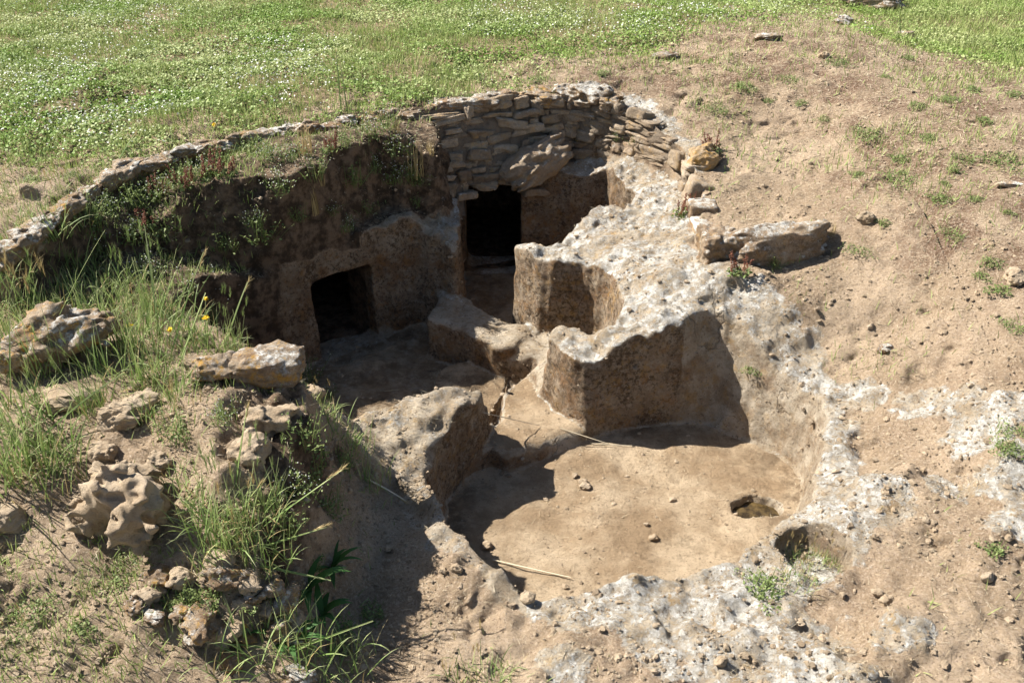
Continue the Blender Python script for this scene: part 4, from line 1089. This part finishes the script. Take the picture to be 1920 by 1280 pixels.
    place(kind(KT, k), px, py, lab_, 'grass tuft', G1 if px < 720 and py > 480 else None, sc=sc)
# weeds on the earth bank and at the foot of the wall
KB = [bush('weed_bush', 190, .14, .13, .014), bush('weed_bush', 210, .12, .15, .011, flowers=40), bush('weed_bush', 150, .20, .10, .012, flowers=24)]
for px, py, k, sc, lab_ in [
    (690,255,1,1.15,'dark leafy weed with white specks on the bank left of the masonry'),(730,245,2,1.0,'speckled weed on top of the bank just left of the masonry'),(750,290,1,1.2,'bushy weed hanging over the bank beside the masonry'),(765,340,2,.9,'small leaved weed at the lower left corner of the masonry'),
    (790,345,0,.8,'green weed at the foot of the masonry by the tall doorway'),(700,320,1,.9,'weed on the dark face below the bank top near the masonry'),(640,275,0,.9,'weed between coping stones and bank in the middle of the curve'),(470,290,0,1.0,'green weed under the coping stones left of the straw clump'),(505,300,1,1.0,'speckled weed left of the straw coloured clump'),
    (420,310,0,1.1,'green weed behind the red sorrel spikes'),(380,330,1,1.0,'leafy weed below the red sorrel spikes'),(340,340,0,1.0,'leafy weed on the bank top near its left end'),(300,370,1,1.2,'bushy green weed left of the red sorrel'),(255,385,0,1.2,'green weed at the foot of the coping stones on the left'),
    (210,400,1,1.2,'leafy weed below the left coping stones'),(170,430,0,1.3,'bright weed low on the grassy ledge'),(250,450,1,1.2,'speckled weed in the middle of the grassy ledge'),(310,450,0,1.2,'dark weed where the bank turns to the ledge'),(190,480,2,1.0,'tall weed on the grassy ledge'),(280,520,1,1.1,'white specked weed above the dark chamber side'),
    (350,560,2,1.0,'loose weed at the brink of the middle chamber'),(400,600,2,.9,'thin weed with white specks overhanging the middle chamber'),(580,720,2,1.0,'tiny white flowered weed beside the orange lichened stone'),(610,745,1,.8,'loose white flowered weed at the mound edge by the middle chamber'),
    (575,830,0,1.0,'small leaved weed on the mound edge above the dark face'),(590,900,0,1.0,'dark weed on the shaded mound face'),(620,960,0,.9,'dark leaved weed low on the shaded mound face'),(560,930,1,1.0,'weed with pale specks at the mound edge'),(640,880,0,.8,'weed at the mound foot next to the block'),(530,1010,0,1.0,'dark weed under the leaning blades'),
    (340,830,0,.8,'green weed in the gap under the wedge of rock'),(420,790,1,.8,'low weed in the middle of the mound top'),(400,1140,0,.75,'green weed filling the lichened outcrop'),(370,1125,0,.6,'bright clump of weed in the left of the lichened outcrop'),(1080,260,2,.6,'yellow green weed at the wall foot behind the fallen block'),(1160,262,1,.7,'weed at the right foot of the wall on the pale rock'),(1190,270,0,.5,'small green weed in the corner of the wall'),
    (1450,500,0,.6,'dark weed in the shade under the grey slab'),(480,420,1,.9,'dark weed on the bank face above the slanting doorway'),(560,410,0,.8,'dim weed in the middle of the bank face'),(620,400,1,.8,'weed on the bank face left of the pale dry stalks'),(690,400,0,.8,'weed near the white dot on the bank face'),(430,470,0,1.0,'dark weed low on the bank face'),(520,360,1,1.2,'weed under the bank top left of the pale dry stalks'),(590,335,2,1.1,'weed right under the straw coloured clump'),(660,345,0,1.1,'dim weed high on the bank face near the masonry'),(740,340,1,1.1,'dark weed at the right end of the bank face'),(500,450,0,1.2,'dark weed low on the bank face left of the slanting doorway'),(650,430,1,.8,'small weed just above the slanting doorway'),(780,385,0,.8,'weed on the rock shoulder left of the tall doorway'),(540,300,1,1.0,'weed on the bank lip in the middle of the curve')]:
    place(kind(KB, k), px, py, lab_, 'weed', 'weeds around the ring wall and mound' if px < 800 else None, sc=sc)
# red sorrel
KS = [sorrel('red_sorrel', 12, .15, .05), sorrel('red_sorrel', 7, .11, .05)]
for px, py, k, sc, lab_ in [(300,372,0,.9,'red sorrel spikes at the left end of the bank'),(345,352,0,1.0,'red sorrel spikes in the middle of the bank top'),(390,335,0,1.15,'tallest red sorrel spikes below a pale coping stone'),(425,330,1,1.0,'short red sorrel right of the tall spikes'),(620,285,1,1.0,'red tinged sorrel on the bank near the wall'),
    (1278,405,0,.95,'red and green sorrel on the pale rock beside the kerb'),(1338,285,0,.9,'red sorrel behind the orange lichened stone'),(1385,515,1,1.0,'rusty sorrel at the foot of the squared kerb block'),(275,425,1,1.0,'small red sorrel above the grassy ledge')]:
    place(kind(KS, k), px, py, lab_, 'sorrel', None, sc=sc)
# dry straw clumps on the bank
KD = [tuft('dry_grass', 34, .22, .04, .22, 'dryhead', .005, .35), tuft('dry_grass', 14, .20, .03, .18, 'dryhead', .008, .8)]
for px, py, k, sc, lab_ in [(575,290,0,1.0,'straw coloured clump standing on the bank'),(590,400,1,1.0,'pale dry stalks on the dark bank face'),(605,345,1,.7,'short dry stalks on the bank above the pale stalks'),(780,330,0,1.25,'tall rust coloured stalks against the left edge of the masonry'),(808,290,0,.6,'dry stalks in front of the masonry'),(745,250,0,.6,'straw tuft on the bank top by the masonry'),(1085,275,1,.8,'thin dry stalk in the wall hollow'),(1560,440,0,.45,'small straw tuft at the right end of the grey slab')]:
    place(kind(KD, k), px, py, lab_, 'dry grass', None, sc=sc)
# broad leaved plants in the trench
KR = [rosette('broad_leaf_plant', 14, .17, .036), rosette('broad_leaf_plant', 10, .13, .03)]
for px, py, k, sc, lab_ in [(575,1100,0,1.1,'dark broad leaved plant at the foot of the mound in the trench'),(620,1060,0,.9,'broad leaved plant in the deepest shade of the trench'),(600,1150,1,1.1,'broad leaved plant at the near end of the trench'),(545,1200,1,1.3,'broad leaved plant beside the lichened outcrop'),(50,560,1,.8,'pale broad leaved plant at the left edge'),(508,118,1,.8,'dark leafy plant standing out in the clover')]:
    place(kind(KR, k), px, py, lab_, 'plant', None, sc=sc)
# long stalks: from a foot on the ground to a tip in the air
def stalk(px, py, qx, qy, label, toward=.0, w=.0075, head=None, bend=.0, mat='blade', heads='dryhead'):
    h, _ = hit(px, py); fwd = camo.rotation_euler.to_matrix() @ Vector((0, 0, -1))
    dep = (h-Vector((0, 0, CAM_H))).dot(fwd) - toward
    d = ray(qx, qy); tip = Vector((0, 0, CAM_H)) + d*(dep/d.dot(fwd))
    v = tip-h; L = v.length
    m = PM(); n = 3
    b = np.array([(0, 0, -.01)]*n) + pr.normal(0, .0006, (n, 3))
    m.strips(b, np.tile(np.array(v)+np.array([0, 0, bend*L]), (n, 1)), L, w, bend*1.1, 7, taper=.6)
    o = m.build('grass_stalk', mat); o.location = h
    if head:
        q = PM(); k = 40; f = pr.uniform(0, 1, k); u = np.array(v/L)
        c = np.array(v)[None]*(1 - head*f)[:, None]
        q.strips(c, u[None]+pr.normal(0, .25, (k, 3)), .03, .003, .1, 1); hd = q.build('seed_head', heads, o)
    return tag(o, label, 'grass stalk')
for a in [(60,700,205,430,'tall stalk rising from behind the long pale boulder'),(50,680,72,560,'upright stalk in front of the long pale boulder'),(20,760,20,590,'stalk at the left edge'),(330,690,385,545,'stalk beside the yellow flowers'),(300,640,270,420,'long thin stalk crossing the dark bank'),(320,660,385,470,'pale blade slanting over the dark chamber'),
    (420,650,467,525,'slender stalk against the dark rock left of the slanting doorway'),(290,610,345,480,'blade arching over the dark chamber side'),(60,830,240,700,'slanting stalk across the wedge of rock'),(455,1010,645,875,'long straight stalk slanting over the trench'),(460,1030,612,985,'straight stalk with a bent tip over the trench'),(480,1055,620,1085,'pale blade lying out over the trench'),
    (520,1225,700,1160,'curved blade over the trench end'),(470,1265,270,1240,'flattened blade on the earth below the outcrop'),(640,215,630,95,'tall thin weed stalk standing before the clover'),(652,215,638,120,'second thin weed stalk standing before the clover'),(215,310,255,250,'pale stem leaning out of the coping stones'),(680,890,760,940,'pale straw hanging from the mound by the block'),
    (1560,1070,1650,955,'pinkish straw slanting out of the rim hollow'),(1690,75,1685,15,'thin stem at the edge of the right hand meadow'),(1915,140,1885,50,'thin stem at the right edge in the meadow'),(440,920,465,760,'upright stalk in the middle of the mound'),(445,960,490,905,'arching blade over the mound front')]:
    stalk(*a, head=.18 if pr.random() < .4 else None, bend=.15 if pr.random() < .6 else .02, mat='blade' if 'straw' not in a[4] and 'pinkish' not in a[4] else 'straw')
# yellow flowers
def yellow(px, py, qx, qy, label):
    h, _ = hit(px, py); d = ray(qx, qy); t = Vector((0, 0, CAM_H)) + d*((h-Vector((0, 0, CAM_H))).length*.985); v = t-h
    e = empty('yellow_flower', h, label, 'flower'); m = PM(); m.strips([(0, 0, 0)]*2, [tuple(v)]*2, v.length, .0035, .02, 4, taper=.3); m.build('stem', 'blade', e)
    m = PM(); m.leaves(np.array([tuple(v)]*12)+pr.normal(0, .004, (12, 3)), .020, None, .6); m.build('petals', 'yellow', e)
for a in [(390,660,386,595,'yellow flower on a stem against the dark rock'),(240,655,242,610,'yellow flower left of the eared tuft'),(318,650,318,618,'orange yellow flower above the pale flat stone'),(385,640,385,560,'topmost yellow bud against the dark chamber'),(401,236,401,234,'lone yellow flower on the path behind the coping stones')]:
    yellow(*a)

# ------------------------------------------------------------------ ground cover that nobody could count
def ground_z(x, y):
    h = height_out(x, y)
    ins_ = (x > X0+.05) & (x < X1-.05) & (y > Y0+.05) & (y < Y1-.05)
    z = h.copy()
    k = np.nonzero(ins_)[0]
    top = GTOP[np.clip(((x[k]-X0)/VX).astype(int), 0, NX-1), np.clip(((y[k]-Y0)/VX).astype(int), 0, NY-1)]
    z[k] = top
    return z
GTOP = np.full((NX, NY), -9., np.float32)
np.maximum.at(GTOP, (np.clip(((V[:, 0]-X0)/VX).astype(int), 0, NX-1), np.clip(((V[:, 1]-Y0)/VX).astype(int), 0, NY-1)), V[:, 2])
GTOP = np.where(GTOP < -5, GO, GTOP)
def sample_view(n, px0, py0, px1, py1, power=1.0, z=.4):
    """random ground points, spread evenly over the ground the camera can see between two picture rows"""
    y0 = P(960, py1, z)[1]; y1 = P(960, py0, z)[1]
    y = (y0**power + (y1**power-y0**power)*pr.uniform(0, 1, n))**(1/power)
    dep = y*math.cos(PITCH)+(CAM_H-z)*math.sin(PITCH)
    x = ((px0-960)+(px1-px0)*pr.uniform(0, 1, n))/FPX*dep
    return x.astype(np.float32), y.astype(np.float32)
# meadow: clover leaves, grass blades, white flower heads
x, y = sample_view(600000, -120, -60, 2040, 330)
fm = field_mask(x, y); pat = fbm2(x, y, .35, 131, 3)
keep = (pr.uniform(0, 1, len(x)) < np.clip(fm*(.60+.85*pat), 0, 1)) & (sd_poly(x, y, ARC_POLY) > .05)
x, y = x[keep], y[keep]; z = ground_z(x, y)
tn = np.clip(.45+.5*fbm2(x, y, .6, 141, 3)+.25*pr.normal(size=len(x)), 0, 1)
m = PM(); c = np.stack([x, y, z+pr.uniform(.0, .04, len(x))], 1)
m.leaves(c, .0155*pr.uniform(.6, 1.4, len(x)), tn, .6, .85)
tag(m.build('clover', 'clover'), 'low clover covering the meadow behind the wall', None, None, 'stuff')
x, y = sample_view(150000, -120, -60, 2040, 340); fm = field_mask(x, y); pat = fbm2(x, y, .5, 151, 3)
f2 = sd_poly(x, y, FIELD2) < .2
keep = (pr.uniform(0, 1, len(x)) < np.clip(fm*(.4+.7*pat)+fm*.5*f2, 0, 1)) & (sd_poly(x, y, ARC_POLY) > .05); x, y = x[keep], y[keep]; z = ground_z(x, y)
m = PM(); m.strips(np.stack([x, y, z-.004], 1), cone_dirs(len(x), .5), pr.uniform(.04, .10, len(x)), .0055, .4, 2)
tag(m.build('meadow_grass', 'grass'), 'short meadow grass among the clover', None, None, 'stuff')
x, y = sample_view(130000, -120, -60, 2040, 300); fm = field_mask(x, y); pat = fbm2(x, y, .8, 161, 4)
keep = (pr.uniform(0, 1, len(x)) < np.clip(fm*(.40+.8*pat), 0, 1)*.28*(x < 3.2)) & (sd_poly(x, y, ARC_POLY) > .1); x, y = x[keep], y[keep]; z = ground_z(x, y)
m = PM(); m.leaves(np.stack([x, y, z+pr.uniform(.035, .06, len(x))], 1), .0105*pr.uniform(.6, 1.4, len(x)), None, .6, .95)
tag(m.build('white_clover_flowers', 'white'), 'white clover flowers dotting the meadow', None, None, 'stuff')
# the same meadow running on past the edges of the picture, in coarser leaves
x = pr.uniform(-9, 9, 330000).astype(np.float32); y = pr.uniform(4.5, 16, 330000).astype(np.float32); fm = field_mask(x, y)
dep = y*math.cos(PITCH)+(CAM_H-.4)*math.sin(PITCH); u_ = 960+FPX*x/dep; v_ = 640+FPX*np.tan(np.arctan2(CAM_H-.4, y)-PITCH)
keep = (pr.uniform(0, 1, len(x)) < fm) & ((u_ < -110) | (u_ > 2030) | (v_ < -55)); x, y = x[keep], y[keep]; z = ground_z(x, y)
m = PM(); m.leaves(np.stack([x, y, z+pr.uniform(0, .04, len(x))], 1), .034*pr.uniform(.6, 1.4, len(x)), None, .6, .8)
tag(m.build('clover', 'clover'), 'clover of the meadow running on beyond the sides', None, None, 'stuff')
# thin grass on the soil round the tomb
x, y = sample_view(150000, -120, 40, 2040, 1290, power=.55, z=.1)
d = np.minimum(sd_poly(x, y, FIELD1), sd_poly(x, y, FIELD2))
pat = fbm2(x, y, .45, 171, 4)
inpit_ = np.zeros(len(x), bool)
k = (x > X0) & (x < X1) & (y > Y0) & (y < Y1)
pv = np.full(len(x), 9.); pv[k] = sample2(pit, x[k], y[k]); rv = np.full(len(x), 9.); rv[k] = sample2(rock2, x[k], y[k])
left = (x < -.55) & (y < 3.6); ledge = (sd_poly(x, y, ARC_POLY) < -.02) & (x < -1.35) & (y > 3.5)
far_ = sstep(4.0, 5.2, y)*(x > -.5); red_ = red_mask(x, y)
dens = .05 + .65*sstep(1.6, -.1, d) + far_*red_*(.06 + .42*sstep(-.1, .6, pat)) + .30*sstep(.25, .7, pat) + .35*left*sstep(-.25, .3, pat) + .9*ledge
av = sd_poly(x, y, ARC_POLY); dens = dens + .55*(av > -.02)*(av < .45)*(x < -.4)*sstep(.45, .1, av)
right_ = (x > .7) & (y > 3.6); dens = dens*np.where((x > -.5) & (y < 3.6), .10, 1)
keep = (pr.uniform(0, 1, len(x)) < dens*.7) & (pv > .06) & (rv > .02)
x, y = x[keep], y[keep]; z = ground_z(x, y)
m = PM(); m.strips(np.stack([x, y, z-.004], 1), cone_dirs(len(x), .75), pr.uniform(.02, .07, len(x)), .0042+.0022*sstep(4, 6, y), .5, 2)
tag(m.build('thin_grass', 'grass'), 'thin scattered grass on the trodden earth', None, None, 'stuff')
# dry straw lying on the earth
x, y = sample_view(150000, -100, -50, 2020, 1290, power=.6, z=.0)
d = np.minimum(sd_poly(x, y, FIELD1), sd_poly(x, y, FIELD2)); k = (x > X0) & (x < X1) & (y > Y0) & (y < Y1)
pv = np.full(len(x), 9.); pv[k] = sample2(pit, x[k], y[k])
pat = fbm2(x, y, .4, 181, 4)
dens = (.22+.5*sstep(-.1, .5, pat)+.6*red_mask(x, y)*sstep(3.8, 4.6, y))*np.where(pv < .05, .28, 1)*np.where((x > -.3) & (y < 3.2), .5, 1)
keep = (pr.uniform(0, 1, len(x)) < dens*np.where(d < -.1, .45, 1)); x, y = x[keep], y[keep]; z = ground_z(x, y)
a = pr.uniform(0, 6.28, len(x))
m = PM(); m.strips(np.stack([x, y, z+.004], 1), np.stack([np.cos(a), np.sin(a), pr.normal(.05, .12, len(x))], 1), pr.uniform(.012, .05, len(x)), .0017+.0024*sstep(3.5, 6, y), .04, 1)
tag(m.build('dry_straw', 'straw'), 'dry straw littering the earth', None, None, 'stuff')
# pebbles and crumbs of earth
x, y = sample_view(26000, -100, 150, 2020, 1290, power=.5, z=.0)
d = np.minimum(sd_poly(x, y, FIELD1), sd_poly(x, y, FIELD2)); k = (x > X0) & (x < X1) & (y > Y0) & (y < Y1)
pv = np.full(len(x), 9.); pv[k] = sample2(pit, x[k], y[k]); pat = fbm2(x, y, .3, 191, 4)
keep = (pr.uniform(0, 1, len(x)) < (.25+.75*sstep(-.1, .5, pat))*np.where(pv < .03, .22 + .8*sstep(-.14, -.03, pv), 1)) & (d > .0); x, y = x[keep], y[keep]; z = ground_z(x, y)
PB_V, PB_F = CT_V, CT_F
tv, tf = cube_template(2)
tv = tv/np.linalg.norm(tv, axis=1, keepdims=True)
n = len(x); sz = .0028 + .010*pr.uniform(0, 1, n)**7 + .002*pr.uniform(0, 1, n)
sc3 = np.stack([sz*pr.uniform(.8, 1.4, n), sz*pr.uniform(.8, 1.4, n), sz*pr.uniform(.5, .9, n)], 1)
vv = tv[None]*(1+.22*pr.normal(size=(n, len(tv), 1)))*sc3[:, None]
a = pr.uniform(0, 6.28, n); ca, sa_ = np.cos(a)[:, None], np.sin(a)[:, None]
vv = np.stack([vv[..., 0]*ca-vv[..., 1]*sa_, vv[..., 0]*sa_+vv[..., 1]*ca, vv[..., 2]], -1) + np.stack([x, y, z+sz*.2], 1)[:, None]
o = mesh_from('pebbles', vv.reshape(-1, 3), (np.arange(n)[:, None, None]*len(tv)+tf[None]).reshape(-1, 4), M['pebble'], False, None, dict(shade=np.repeat(pr.uniform(0, 1, n), len(tv))))
tag(o, 'pebbles and crumbs of earth strewn on the ground', None, None, 'stuff')
# a few stones and straws one can tell on the chamber floor
for px, py, s, sd, lb in [(1093,905,.035,401,'small ochre stone in a cluster of pebbles on the chamber floor'),(1098,915,.045,402,'largest stone of the pebble cluster on the chamber floor'),(1078,893,.03,403,'pebble at the foot of the passage step'),(1260,938,.03,404,'dark red pebble in the middle of the chamber floor'),(1212,985,.026,405,'dark pebble left of the middle of the chamber floor'),(1225,1010,.038,406,'pale pebble beside a short straw on the chamber floor'),
    (912,1025,.05,407,'orange stone in the left corner of the chamber floor'),(855,1067,.045,408,'rounded tan stone on the earth left of the chamber rim'),(990,1125,.055,409,'red brown stone sitting on the near chamber rim'),(832,1072,.03,410,'small dark stone beside the rounded tan stone'),(1655,1130,.04,411,'ochre stone in a group of three right of the rim hollow'),(1645,1115,.035,412,'dark stone in a group of three right of the rim hollow'),(1665,1125,.035,413,'tan stone in a group of three right of the rim hollow'),(1352,1243,.045,414,'red brown stone on the crusted rock at the bottom'),(1850,1085,.045,415,'dark stone near the lower right corner of the photograph')]:
    boulder('small_stone', px, py, (s*1.2, s, s*.8), sd, lb, 'stone', 'boulder', sink=.2, knob=.2, n=22)
def straw(px, py, qx, qy, label, w=.0042):
    a, _ = hit(px, py); b, _ = hit(qx, qy); v = b-a; n = 5
    m = PM(); m.strips(pr.normal(0, .001, (n, 3))+[0, 0, .008], [tuple(v+Vector((0, 0, .0)))]*n, v.length, w, -.02, 4, taper=.5)
    o = m.build('straw', 'straw'); o.location = a; tag(o, label, 'straw')
straw(925,1052,1070,1086,'long yellow straw lying on the near side of the chamber floor', .0055)
straw(905,775,1010,800,'yellow straw lying across the passage step')
straw(1050,805,1150,838,'thin straw hanging from the passage step to the chamber floor')
straw(1110,833,1185,838,'thin straw on the shaded part of the chamber floor')
straw(720,735,750,732,'pale straw on the dark floor of the middle chamber')
# small prostrate weeds dotted over the earth
KM = [mat_weed('small_weed', 260, .07), mat_weed('small_weed', 150, .05), mat_weed('small_weed', 330, .10)]
for o in KM: tag(o, 'small flat green weed on the bare brown earth', 'weed', 'small weeds dotted over the bare earth')
spots = [(1830,375),(1790,320),(1690,335),(1610,330),(1660,420),(1610,470),(1860,495),(1840,520),(1790,440),(1765,375),(1500,195),(1340,205),(1660,145),(1700,110),(1630,255),(1740,260),(1850,230),(1880,300),(1780,190),(1900,180),(1570,120),(1720,200),(1890,400),(1480,150),(1440,190),(1820,170),(1550,225),(1395,165),(1870,545),(1900,610),
    (880,185),(900,150),(830,155),(740,165),(1130,140),(1010,150),(230,1095),(150,1180),(60,1150),(340,1130),(470,1120),(230,1050),(700,1160),(640,1180),(1420,1090),(1440,1110),(1860,1030),(1900,820),(1890,845),(590,1060),(130,330),(60,340),(300,240),(200,270),(1410,695),(1770,345),(1810,300),(1690,300)]
for i, (px, py) in enumerate(spots):
    o = kind(KM, i % 3); h, nn = hit(px, py); o.location = (h.x, h.y, h.z); o.rotation_euler = (0, 0, i*1.7); s = pr.uniform(.55, 1.15); o.scale = (s*1.2, s, s)
